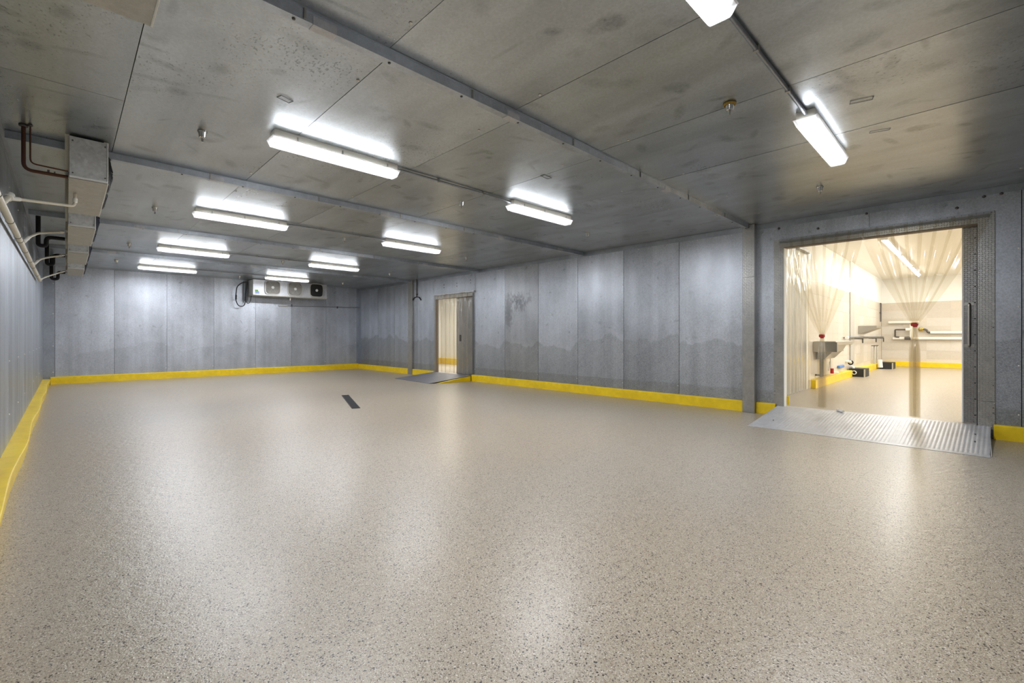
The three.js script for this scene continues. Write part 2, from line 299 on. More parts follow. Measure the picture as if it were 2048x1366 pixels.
{
  const seams = [DF, -1.5, -0.35, 2.5, 3.69, 4.81, 5.92, 7.05, 8.165, 9.3, 11.2, 12.1, 13.45, 14.54, DB];
  for (let i = 0; i + 1 < seams.length; i++) {
    const a = seams[i], b = seams[i + 1], m = rightSheets[[7, 4, 0, 2, 6, 5, 3, 0, 1, 4, 2, 7, 5, 6][i] % 8];
    if (seams[i] === 7.05) { part(wr, 'wall_panel', panelGeo('d', a + GAP, b - GAP, 0, C, XR, -1, a, b, 0, C), rightSheets[1]); continue; }
    const mm = m === rightSheets[1] ? rightSheets[3] : m;
    const o = a < DOOR.d1 && b > DOOR.d0 ? DOOR : a < SMALL.d1 && b > SMALL.d0 ? SMALL : null;
    if (!o) { part(wr, 'wall_panel', panelGeo('d', a + GAP, b - GAP, 0, C, XR, -1, a, b, 0, C), mm); continue; }
    if (o.d0 - a > 0.01) part(wr, 'wall_panel', panelGeo('d', a + GAP, o.d0, 0, C, XR, -1, o.d0 - 1.12, o.d0, 0, C), mm);
    const q = o === DOOR ? 2 : 1;
    for (let k = 0; k < q; k++) { const u = o.d0 + (o.d1 - o.d0) * k / q, v = o.d0 + (o.d1 - o.d0) * (k + 1) / q; part(wr, 'wall_panel', panelGeo('d', u + (k ? GAP / 2 : 0), v - (k < q - 1 ? GAP / 2 : 0), o.top, C, XR, -1, u, v, 0, C), k ? rightSheets[5] : mm); }
    if (b - o.d1 > 0.01) part(wr, 'wall_panel', panelGeo('d', o.d1, b - GAP, 0, C, XR, -1, o.d1, o.d1 + 1.12, 0, C), mm);
  }
  // bent cover strip under the ceiling
  for (const [u, v] of [[DF, 2.42], [2.6, 5.85], [5.87, 9.24], [9.26, 12.3], [12.55, DB]]) part(wr, 'crown_strip', prismD([[XR - 0.0035, C - 0.085], [XR - 0.0005, C - 0.085], [XR - 0.0005, C - 0.0005], [XR - 0.03, C - 0.0005], [XR - 0.03, C - 0.004], [XR - 0.0035, C - 0.006]], u, v), M.galv);
  const rv = []; for (const s of [3.69, 4.81, 5.92, 7.05, 8.165, 9.3, 13.45, 14.54, -0.35]) for (const y of [0.3, 0.86, 1.53, 2.2]) rv.push(ball(P(XR - 0.001, y + 0.02 * Math.sin(s * 9), s + 0.022), 0.009));
  for (let d = 2.8; d < 15.8; d += 0.56) rv.push(ball(P(XR - 0.001, C - 0.105, d), 0.009));
  part(wr, 'rivets', rv, M.cap).userData.kind = 'stuff';
}
const wb = structure('wall_back', 'bright galvanised panel wall at the far end');
{
  part(wb, 'backing', bx(XL - 0.1, XR + WT, 0, C, DB + 0.019, DB + 0.12), M.seam);
  const seams = [XL, -0.2, 0.915, 2.034, 3.165, 4.287, 5.37, 6.52, 7.643, XR];
  for (let i = 0; i + 1 < seams.length; i++) {
    const a = seams[i], b = seams[i + 1], n = panelGeo('x', a + GAP, b - GAP, 0, C, DB, -1, b - a < 0.5 ? a - 0.5 : a, b - a < 0.5 ? a + 0.6 : b, 0, C);
    part(wb, 'wall_panel', n, backSheets[(i * 3 + 1) % 4]);
  }
  part(wb, 'corner_strip', [bx(XR - 0.105, XR - 0.001, 0, C, DB - 0.004, DB - 0.001), bx(XR - 0.004, XR - 0.001, 0, C, DB - 0.14, DB - 0.001)], M.galv);
  part(wb, 'corner_strip', [bx(XL + 0.001, XL + 0.2, 0, C, DB - 0.004, DB - 0.001)], M.galv);
  const rv = []; for (const s of seams.slice(1, -1)) for (const y of [0.3, 0.95, 1.75, 2.5]) rv.push(ball(P(s - 0.03, y, DB - 0.001), 0.012));
  part(wb, 'rivets', rv, M.cap).userData.kind = 'stuff';
  const pl = structure('wall_left', 'streaky galvanised panel wall close on the left');
  part(pl, 'backing', bx(XL - 0.12, XL - 0.019, 0, C, DF, DB), M.seam);
  const rl = []; let k = 0;
  for (let d = DF; d < DB - 0.1; d += 1.1625) {
    const n = panelGeo('d', d + GAP, Math.min(DB, d + 1.1625) - GAP, 0, C, XL, 1, d, d + 1.1625, 0, C); part(pl, 'wall_panel', n, leftSheets[k++ % 2]);
    for (const y of [0.42, 0.95, 2.68]) rl.push(ball(P(XL + 0.001, y, d + 0.03), 0.008));
  }
  part(pl, 'rivets', rl, M.cap).userData.kind = 'stuff';
  part(pl, 'crown_strip', prismD([[XL + 0.0005, C - 0.07], [XL + 0.003, C - 0.07], [XL + 0.004, C - 0.006], [XL + 0.03, C - 0.004], [XL + 0.03, C - 0.0005], [XL + 0.0005, C - 0.0005]], DF, DB), M.galv);
  const wf = structure('wall_front', 'galvanised panel wall behind the viewer');
  part(wf, 'backing', bx(XL - 0.1, XR + WT, 0, C, DF - 0.12, DF - 0.019), M.seam);
  for (let i = 0; i < 7; i++) { const a = XL + i * (XR - XL) / 7, b = XL + (i + 1) * (XR - XL) / 7; part(wf, 'wall_panel', panelGeo('x', a + GAP, b - GAP, 0, C, DF, 1, a, b, 0, C), backSheets[i % 4]); }
}
// ---------------------------------------------------------------- ceiling
const RAILS = [2.53, 5.78, 9.16, 12.38];
{
  const ce = structure('ceiling', 'smudged grey galvanised ceiling panels');
  part(ce, 'backing', bx(XL - 0.1, XR + WT, C + 0.016, C + 0.12, DF, DB), M.seam);
  const bays = [DF, -0.75, ...RAILS, 15.55, DB], r = mulberry(4242);
  const s1 = [XL, 0.285, 1.4, 2.475, 3.6, 4.76, 5.9, 7.06, XR], s2 = [XL, 0.31, 1.44, 2.58, 3.7, 4.83, 5.96, 7.08, XR];
  for (let j = 0; j + 1 < bays.length; j++) {
    const s = j < 2 ? s1 : s2;
    for (let i = 0; i + 1 < s.length; i++) {
      const cuts = j === 2 && i === 0 ? [bays[j], 4.43, bays[j + 1]] : [bays[j], bays[j + 1]];
      for (let q = 0; q + 1 < cuts.length; q++) {
        const a = s[i], b = s[i + 1], u = cuts[q], v = cuts[q + 1], g = new THREE.BoxGeometry(b - a - 0.0046, 0.016, v - u - 0.0046).toNonIndexed();
        const dy = (r() - 0.5) * 0.003; g.translate((a + b) / 2, C + 0.008 + dy, -(u + v) / 2);
        const p = g.attributes.position, uv = g.attributes.uv, fl = r() < 0.5, w = Math.max(b - a, 1.1), l = Math.max(v - u, 3.2);
        for (let k = 0; k < p.count; k++) { const e = (p.getX(k) - a) / w, f = (-p.getZ(k) - u) / l; uv.setXY(k, fl ? 1 - e : e, fl ? 1 - f : f); }
        part(ce, 'ceiling_panel', g, ceilSheets[Math.floor(r() * 6)]);
      }
    }
  }
  for (let j = 1; j < bays.length - 1; j++) for (const s of (j < 3 ? s1 : s2).slice(2, -1)) for (const dd of [-0.34, 0.44]) {
    const d = bays[j] + dd + (r() - 0.5) * 0.05, x = s + (dd < 0 ? -0.03 : 0.02); if (d < -0.6 || d > 15.4) continue;
    part(ce, 'screw_cap', lathe([[0, -0.006], [0.009, -0.005], [0.012, 0], [0, 0.001]], P(x, C - 0.001, d), AY, 10), M.cap);
  }
  // old adhesive outlines left on the sheets
  const mark = (x, d, l, w, t, m) => { const c = Math.cos(t), s = Math.sin(t), pt = (a, b) => [x + a * c - b * s, d + a * s + b * c]; const rect = (a0, a1, b0, b1) => prismY([pt(a0, b0), pt(a1, b0), pt(a1, b1), pt(a0, b1)], C - 0.0035, C - 0.002); part(ce, 'adhesive_mark', [rect(-l, l, -w, -w + 0.006), rect(-l, l, w - 0.006, w), rect(-l, -l + 0.006, -w, w), rect(l - 0.006, l, -w, w)], m); };
  mark(1.15, 3.56, 0.05, 0.028, 0.3, M.residueDark); mark(4.2, 0.6, 0.07, 0.03, -1.3, M.residue); mark(4.93, 0.58, 0.07, 0.022, -1.3, M.residue); mark(2.75, 4.75, 0.05, 0.03, 0.2, M.residue); mark(3.75, 3.3, 0.07, 0.03, 0.1, M.residueDark);
}
// ---------------------------------------------------------------- yellow kerbs
{
  const curb = (name, label, parts) => { const o = structure(name, label); for (const g of parts) part(o, 'kerb', g, M.yellow); return o; };
  curb('baseboard_back', 'yellow painted kerb along the back wall', [prismX([[DB - 0.055, 0.0], [DB - 0.001, 0], [DB - 0.001, 0.185], [DB - 0.045, 0.182], [DB - 0.053, 0.172]], XL + 0.13, XR - 0.055)]);
  const rp = [[XR - 0.055, 0], [XR - 0.053, 0.155], [XR - 0.045, 0.166], [XR - 0.0045, 0.17], [XR - 0.0045, 0]].map((p) => [p[0], p[1]]).reverse();
  curb('baseboard_right', 'yellow painted kerb along the right wall', [prismD(rp, 11.14, 12.29), prismD(rp, 12.56, DB - 0.055), prismD(rp, 2.61, 9.4), prismD(rp, 2.15, 2.415), prismD(rp, DF, -0.13)]);
  // the left kerb is broad and wavy along its front edge
  const g = new THREE.PlaneGeometry(1, 1, 4, 150), p = g.attributes.position, prof = [[-0.30, 0], [-0.283, 0.125], [-0.293, 0.139], [-0.35, 0.142], [XL, 0.144]];
  for (let j = 0; j <= 150; j++) for (let i = 0; i < 5; i++) { const d = DF + (DB - 0.06 - DF) * j / 150, w = i < 3 ? 0.022 * lerpAt(NA, d * 22 + 60, 30) + 0.012 * Math.sin(d * 2.1) : 0; p.setXYZ(j * 5 + i, prof[i][0] + w * (i === 0 ? 0.6 : 1), prof[i][1], -d); }
  g.computeVertexNormals();
  const uv = g.attributes.uv; for (let i = 0; i < p.count; i++) uv.setXY(i, p.getX(i) + p.getY(i), p.getZ(i));
  const o = structure('baseboard_left', 'broad wavy yellow kerb along the left wall'), m = new THREE.Mesh(g, M.yellow); m.name = 'kerb'; m.castShadow = m.receiveShadow = true; o.add(m);
}
// ---------------------------------------------------------------- ceiling rails
RAILS.forEach((d, i) => {
  const t = thing('ceiling_rail', ['galvanised ceiling rail nearest the camera, ending at the diamond plate column', 'second galvanised ceiling rail from the camera, past the first row of lights', 'third galvanised ceiling rail from the camera', 'farthest galvanised ceiling rail, before the back wall unit'][i], 'rail', [XL, C - 0.06, d], 'galvanised rails across the ceiling');
  const x1 = i === 0 ? XR - 0.13 : XR - 0.035;
  part(t, 'channel', prismX([[d - 0.028, C - 0.062], [d + 0.028, C - 0.062], [d + 0.028, C - 0.002], [d + 0.045, C - 0.002], [d + 0.045, C + 0.0], [d - 0.045, C], [d - 0.045, C - 0.002], [d - 0.028, C - 0.002]].map((q) => [q[0], q[1] - 0.001]), XL + 0.035, x1), M.rail);
  const joints = [[0.95, 2.4, 4.9, 6.4], [1.1, 3.1, 5.3, 6.9], [0.75, 3.2, 4.4, 6.0], [0.6, 3.2, 4.0, 5.8]][i];
  for (const x of joints) part(t, 'splice_plate', prismX([[d - 0.031, C - 0.066], [d + 0.031, C - 0.066], [d + 0.031, C - 0.02], [d - 0.031, C - 0.02]], x, x + 0.13), M.alu, 'brighter splice plate');
  for (let x = 0.2; x < 7.5; x += 0.56) part(t, 'bolt', lathe([[0, -0.006], [0.008, -0.005], [0.0095, 0], [0, 0.001]], P(x + 0.1, C - 0.0635, d), AY, 8), M.bolt);
  for (let x = 0.9 + i * 0.2; x < 7; x += 1.15) part(t, 'hanger_clip', bx(x, x + 0.012, C - 0.058, C - 0.004, d - 0.037, d - 0.029), M.steel);
});
// ---------------------------------------------------------------- lamps
function lampBody(t, x0, x1, d, lens = M.lens) {
  const y = C - 0.001;
  part(t, 'housing', prismX([[d - 0.062, y], [d - 0.062, y - 0.06], [d + 0.062, y - 0.06], [d + 0.062, y]].reverse(), x0 + 0.02, x1 - 0.02), M.housing);
  for (const e of [x0 + 0.2, (x0 + x1) / 2, x1 - 0.14]) for (const s of [-1, 1]) part(t, 'latch', bx(e, e + 0.014, y - 0.056, y - 0.02, d + s * 0.063 - 0.002, d + s * 0.063 + 0.002), M.steel);
  // lens: open-topped translucent trough with a flange
  const a = 0.078, b = 0.058, h0 = y - 0.06, h1 = y - 0.122, w = 0.0025;
  const prof = (d0) => [[d0 - a - 0.008, h0], [d0 - a, h0 - 0.004], [d0 - b - 0.004, h1 + 0.012], [d0 - b + 0.008, h1], [d0 + b - 0.008, h1], [d0 + b + 0.004, h1 + 0.012], [d0 + a, h0 - 0.004], [d0 + a + 0.008, h0]];
  const pr = prof(d), geo = new THREE.BufferGeometry(), pos = [];
  const inset = (q) => (q[1] < h0 - 0.03 ? 0.018 : 0);
  const V = (x, q) => [x, q[1], -q[0]], quad = (A, B, Cc, D) => pos.push(...A, ...B, ...Cc, ...A, ...Cc, ...D);
  for (let i = 0; i + 1 < pr.length; i++) { const p = pr[i], q = pr[i + 1]; quad(V(x0 + inset(p), p), V(x0 + inset(q), q), V(x1 - inset(q), q), V(x1 - inset(p), p)); }
  for (const [x, s] of [[x0, 1], [x1, -1]]) for (let i = 0; i < 3; i++) { const p = pr[i], q = pr[i + 1], r = pr[6 - i], u = pr[7 - i]; quad(V(x + s * inset(p), p), V(x + s * inset(q), q), V(x + s * inset(r), r), V(x + s * inset(u), u)); }
  geo.setAttribute('position', new THREE.Float32BufferAttribute(pos, 3)); geo.computeVertexNormals(); geo.setAttribute('uv', new THREE.Float32BufferAttribute(new Float32Array(pos.length / 3 * 2), 2));
  part(t, 'lens', geo, lens);
  part(t, 'light_tube', [rod(P(x0 + 0.06, y - 0.086, d), P(x1 - 0.06, y - 0.086, d), 0.019, 12)], M.tube);
  const l = new THREE.RectAreaLight(0xf3f7ff, LAMP_AREA, x1 - x0 - 0.12, 0.05); l.position.set((x0 + x1) / 2, h1 - 0.003, -d).sub(t.position); l.rotation.x = -Math.PI / 2; t.add(l);
}
const ROWS = [[0.93], [4.19], [7.44], [10.92], [14.22]];
const rowWord = ['in the row above the viewer', 'in the first full row', 'in the second full row', 'in the third full row', 'in the last row by the back wall'];
const lampA = thing('ceiling_light', 'long white ceiling light at the top edge, in the row above the viewer', 'light', [1.23, C - 0.12, ROWS[0][0]], 'white tube lights in rows on the ceiling');
lampBody(lampA, 1.23, 2.43, ROWS[0][0]);
ROWS.forEach(([d], i) => {
  if (i) copy(lampA, 0.0, 0, d - ROWS[0][0], `long white ceiling light on the left, ${rowWord[i]}`);
  copy(lampA, 2.83, 0, d - ROWS[0][0], i ? `long white ceiling light on the right, ${rowWord[i]}` : 'white ceiling light nearest the big doorway, at the end of a conduit');
});
ROWS.forEach(([d], i) => {
  const t = thing('conduit', `thin grey conduit joining the two lights ${rowWord[i]}`, 'conduit', [2.43, C - 0.03, d], 'conduits between the ceiling lights');
  part(t, 'tube', pipe([P(2.41, C - 0.028, d), P(2.55, C - 0.02, d), P(3.9, C - 0.02, d), P(4.08, C - 0.028, d)], 0.0135, 0.08), M.galv);
  for (const x of [2.95, 3.6]) part(t, 'strap', bx(x, x + 0.02, C - 0.038, C - 0.001, d - 0.017, d + 0.017, 0.004), M.steel);
});
// ---------------------------------------------------------------- sprinklers
{
  const t = thing('sprinkler_head', 'chrome sprinkler head near the overhead cooler, left of the first light row', 'sprinkler', [0.83, C - 0.1, 4.62], 'sprinkler heads on the ceiling'), p = (y) => P(0.83, y, 4.62);
  part(t, 'escutcheon', lathe([[0.036, 0], [0.038, -0.004], [0.03, -0.014], [0.026, -0.05], [0.02, -0.052], [0, -0.052]], p(C - 0.001)), M.chrome);
  part(t, 'frame', [rod(P(0.83 - 0.011, C - 0.05, 4.62), P(0.83 - 0.004, C - 0.085, 4.62), 0.003, 6), rod(P(0.83 + 0.011, C - 0.05, 4.62), P(0.83 + 0.004, C - 0.085, 4.62), 0.003, 6), rod(p(C - 0.05), p(C - 0.088), 0.0035, 6)], M.steel);
  part(t, 'deflector', lathe([[0, 0], [0.013, -0.001], [0.014, -0.003], [0, -0.004]], p(C - 0.087), AY, 12), M.steel);
  const list = [[0.86, 7.8, 'on the left, between the first and second full light rows'], [0.85, 11.19, 'on the left, between the second and third full light rows'], [0.82, 13.83, 'on the left, closest to the back wall'], [3.555, 1.3, 'in the middle, nearest the viewer, with a rusty rim'], [3.66, 4.68, 'in the middle, beside the conduit of the first full light row'], [3.53, 7.88, 'in the middle, beside the second full light row'], [3.6, 11.3, 'in the middle, beside the third full light row'], [3.6, 15.0, 'in the middle, just before the back wall cooler'], [6.3, 1.29, 'in front of the big doorway'], [6.31, 4.62, 'on the right, by the first full light row'], [6.35, 7.95, 'on the right, by the second full light row'], [6.44, 11.45, 'on the right, in front of the small doorway'], [6.5, 14.6, 'on the right, nearest the far right corner']];
  for (const [x, d, w] of list) {
    const c = copy(t, x - 0.83, 0, d - 4.62, `chrome sprinkler head ${w}`);
    if (w.includes('rusty')) part(c, 'rust_ring', lathe([[0.04, 0], [0.047, -0.001], [0.044, -0.012], [0.035, -0.016], [0.034, 0]], P(x, C - 0.001, d)), mat({ color: 0xa98a3e, roughness: 0.9 }), 'rust coloured sealant ring');
  }
}
// ---------------------------------------------------------------- coolers along the left wall
function sideCooler(d0, len, label, fan) {
  const x0 = 0.02, x1 = 0.262, yb = 2.56, yt = 2.925, t = thing('evaporator_unit', label, 'cooler', [(x0 + x1) / 2, yb, d0 + len / 2], 'coolers hung in a line above the left wall'), d1 = d0 + len;
  part(t, 'body', [bx(x0, x1, yb + 0.012, yt, d0 + 0.006, d1 - 0.006)], M.casingUnder);
  part(t, 'drain_pan', prismD([[x0 - 0.004, yb + 0.03], [x0 - 0.004, yb], [x1 + 0.004, yb], [x1 + 0.004, yb + 0.03], [x1 + 0.001, yb + 0.03], [x1 + 0.001, yb + 0.003], [x0 - 0.001, yb + 0.003], [x0 - 0.001, yb + 0.03]], d0, d1), M.casingUnder);
  for (const d of [d0, d1 - 0.005]) part(t, 'end_panel', [bx(x0, x1 + 0.004, yb + 0.022, yt, d, d + 0.005), bx(x1, x1 + 0.008, yb + 0.022, yt, d - 0.003, d + 0.012)], M.casing);
  part(t, 'trim_edge', [bx(x0 - 0.002, x1 + 0.008, yb + 0.006, yb + 0.024, d0 - 0.006, d0 + 0.003, 0.003), bx(x1 + 0.001, x1 + 0.009, yb + 0.02, yt, d0 - 0.006, d0 + 0.002, 0.002), bx(x1 + 0.001, x1 + 0.01, yb - 0.003, yb + 0.01, d0, d1, 0.002)], M.white);
  for (const [a, b] of [[0.02, 0.05], [0.02, 0.33], [0.23, 0.05], [0.23, 0.33]]) part(t, 'screw', ball(P(x0 + a, yb + b, d0 - 0.001), 0.006), M.bolt);
  for (const q of [0.25, 0.75]) {
    const dc = d0 + len * q, f = part(t, 'fan_guard', lathe([[0.175, 0], [0.178, 0.02], [0.17, 0.032], [0.165, 0.022], [0.16, 0.0]], P(x1 + 0.001, yb + 0.19, dc), AX, 24), fan);
    const rings = []; for (const rr of [0.05, 0.085, 0.12, 0.15]) { const g = new THREE.TorusGeometry(rr, 0.003, 5, 20); g.rotateY(Math.PI / 2); g.translate(x1 + 0.062 - rr * 0.18, yb + 0.19, -dc); rings.push(metric(g)); }
    for (let k = 0; k < 8; k++) { const a = k * Math.PI / 4; rings.push(rod(P(x1 + 0.06, yb + 0.19 + 0.03 * Math.sin(a), dc + 0.03 * Math.cos(a)), P(x1 + 0.028, yb + 0.19 + 0.168 * Math.sin(a), dc + 0.168 * Math.cos(a)), 0.0025, 5)); }
    part(t, 'guard_wires', rings, fan); part(t, 'fan_motor', lathe([[0, 0.05], [0.035, 0.048], [0.04, 0.0], [0, 0]], P(x1 + 0.002, yb + 0.19, dc), AX, 16), fan);
  }
  for (const d of [d0 + 0.03, d1 - 0.05]) { part(t, 'hanger', bx(x0 - 0.028, x0 - 0.002, yb + 0.06, C - 0.002, d, d + 0.004), M.pvcPipe); part(t, 'hanger', bx(x1 - 0.02, x1 + 0.012, yt - 0.03, C - 0.002, d - 0.008, d - 0.004), M.pvcPipe); }
  return t;
}
const coolers = [[0.95, 1.59, 'cooler casing overhead at the top left, only its pale underside in view', M.blackShine], [5.465, 1.55, 'nearest full cooler in the line on the left, with copper pipes', M.blackShine], [7.87, 1.55, 'second full cooler in the line on the left, with a grey oval sticker', M.navy], [10.34, 1.58, 'third full cooler in the line on the left, with a blank plate on its end', M.navy], [12.87, 1.46, 'farthest cooler in the line on the left, before the back wall', M.navy]].map((a) => sideCooler(...a));
part(coolers[2], 'sticker', lathe([[0, -0.001], [0.018, -0.001], [0.018, 0.0005], [0, 0.001]], P(0.065, 2.835, 7.868), AD, 14), M.fanGrey);
part(coolers[3], 'rating_plate', bx(0.14, 0.235, 2.7, 2.78, 10.337, 10.3405), M.fanGrey);
for (const [k, y, d] of [[2, 2.592, 8.541], [3, 2.588, 10.956], [4, 2.552, 13.316]]) part(coolers[k], 'drain_nipple', rod(P(-0.006, y + 0.009, d), P(0.024, y + 0.02, d), 0.015, 10), M.pipeWhite);
{ // copper refrigerant lines
  const t = thing('copper_pipe', 'thick copper pipe dropping from the ceiling to the nearest cooler', 'pipe', [-0.252, 2.57, 5.51]);
  part(t, 'tube', pipe([P(-0.252, C, 5.51), P(-0.252, 2.575, 5.51), P(0.012, 2.575, 5.51)], 0.014, 0.06), M.copper); part(t, 'ceiling_collar', lathe([[0.014, 0], [0.03, 0], [0.028, -0.012], [0.014, -0.014]], P(-0.252, C - 0.001, 5.51)), M.bolt);
  part(t, 'clamp', [bx(-0.115, -0.1, 2.59, 2.606, 5.5, 5.52), bx(-0.075, -0.065, 2.59, 2.6, 5.5, 5.52)], M.bolt);
  const u = thing('copper_pipe', 'thin copper pipe beside the thick one at the nearest cooler', 'pipe', [-0.212, 2.62, 5.47]);
  part(u, 'tube', pipe([P(-0.212, C, 5.47), P(-0.212, 2.625, 5.47), P(0.012, 2.615, 5.47)], 0.006, 0.04), M.copper); part(u, 'ceiling_collar', lathe([[0.006, 0], [0.016, 0], [0.014, -0.01], [0.006, -0.012]], P(-0.212, C - 0.001, 5.47)), M.bolt);
}
{ // insulated lines with traps
  const line = (pts, r, label) => { const t = thing('insulated_pipe', label, 'pipe', [pts[0].x, pts.at(-1).y, -pts[0].z], 'black insulated pipes behind the coolers'); part(t, 'foam_sleeve', pipe(pts, r, 0.07, 12), M.black); return t; };
  line([P(-0.285, C, 9.36), P(-0.285, 2.49, 9.36), P(-0.205, 2.49, 9.36), P(-0.205, 2.62, 9.36), P(-0.012, 2.62, 9.36)], 0.026, 'black foam covered pipe dropping to the second full cooler');
  line([P(-0.25, C, 11.8), P(-0.25, 2.5, 11.8), P(-0.17, 2.5, 11.8), P(-0.17, 2.68, 11.8), P(-0.012, 2.68, 11.8)], 0.028, 'black foam covered pipe dropping to the third full cooler');
  line([P(-0.23, C, 14.1), P(-0.23, 2.44, 14.1), P(-0.13, 2.44, 14.1), P(-0.13, 2.6, 14.1), P(-0.012, 2.6, 14.1)], 0.03, 'black foam covered pipe looping to the farthest cooler');
}
{ // condensate drain
  const x = XL + 0.05, t = thing('drain_pipe', 'cream plastic drain pipe running along the left wall', 'pipe', [x, 2.2, 8]);
  part(t, 'main_tube', rod(P(x, 2.2, 1.5), P(x, 2.25, 12.4), 0.026, 16), M.pvcPipe);
  for (const d of [4.9, 6.0, 6.9, 7.2, 8.05, 9.1, 9.9, 11.2]) part(t, 'strap', lathe([[0.0265, -0.006], [0.029, -0.006], [0.029, 0.006], [0.0265, 0.006]], P(x, 2.2 + (d - 1.5) * 0.0046, d), AD, 14), M.blackShine);
  const br = (pts, r, fit) => { part(t, 'branch', pipe(pts, r, 0.05), M.pvcPipe); for (const [a, b] of fit) part(t, 'fitting', rod(a, b, r * 1.4, 12), M.pipeWhite); };
  br([P(x, 2.217, 5.25), P(x + 0.02, 2.36, 5.62)], 0.022, [[P(x + 0.016, 2.33, 5.55), P(x + 0.022, 2.375, 5.66)]]);
  br([P(-0.33, 2.335, 5.58), P(0.06, 2.435, 6.02), P(0.06, 2.556, 6.02)], 0.0125, [[P(-0.33, 2.335, 5.58), P(-0.28, 2.348, 5.636)], [P(0.06, 2.47, 6.02), P(0.06, 2.51, 6.02)]]);
  br([P(x, 2.227, 7.4), P(-0.304, 2.405, 8.0), P(-0.25, 2.485, 8.22), P(-0.03, 2.59, 8.535)], 0.0145, [[P(x + 0.01, 2.25, 7.48), P(-0.32, 2.36, 7.83)], [P(-0.07, 2.571, 8.477), P(-0.032, 2.589, 8.532)]]);
  br([P(x, 2.24, 9.75), P(-0.297, 2.42, 10.45), P(-0.24, 2.47, 10.6), P(-0.03, 2.586, 10.95)], 0.0145, [[P(x + 0.01, 2.27, 9.86), P(-0.32, 2.36, 10.2)], [P(-0.07, 2.565, 10.883), P(-0.032, 2.585, 10.947)]]);
  br([P(x, 2.25, 12.35), P(-0.3, 2.32, 12.5), P(-0.03, 2.55, 13.31)], 0.0145, [[P(x - 0.005, 2.245, 12.32), P(x + 0.02, 2.285, 12.43)], [P(-0.07, 2.516, 13.19), P(-0.032, 2.548, 13.3)]]);
}
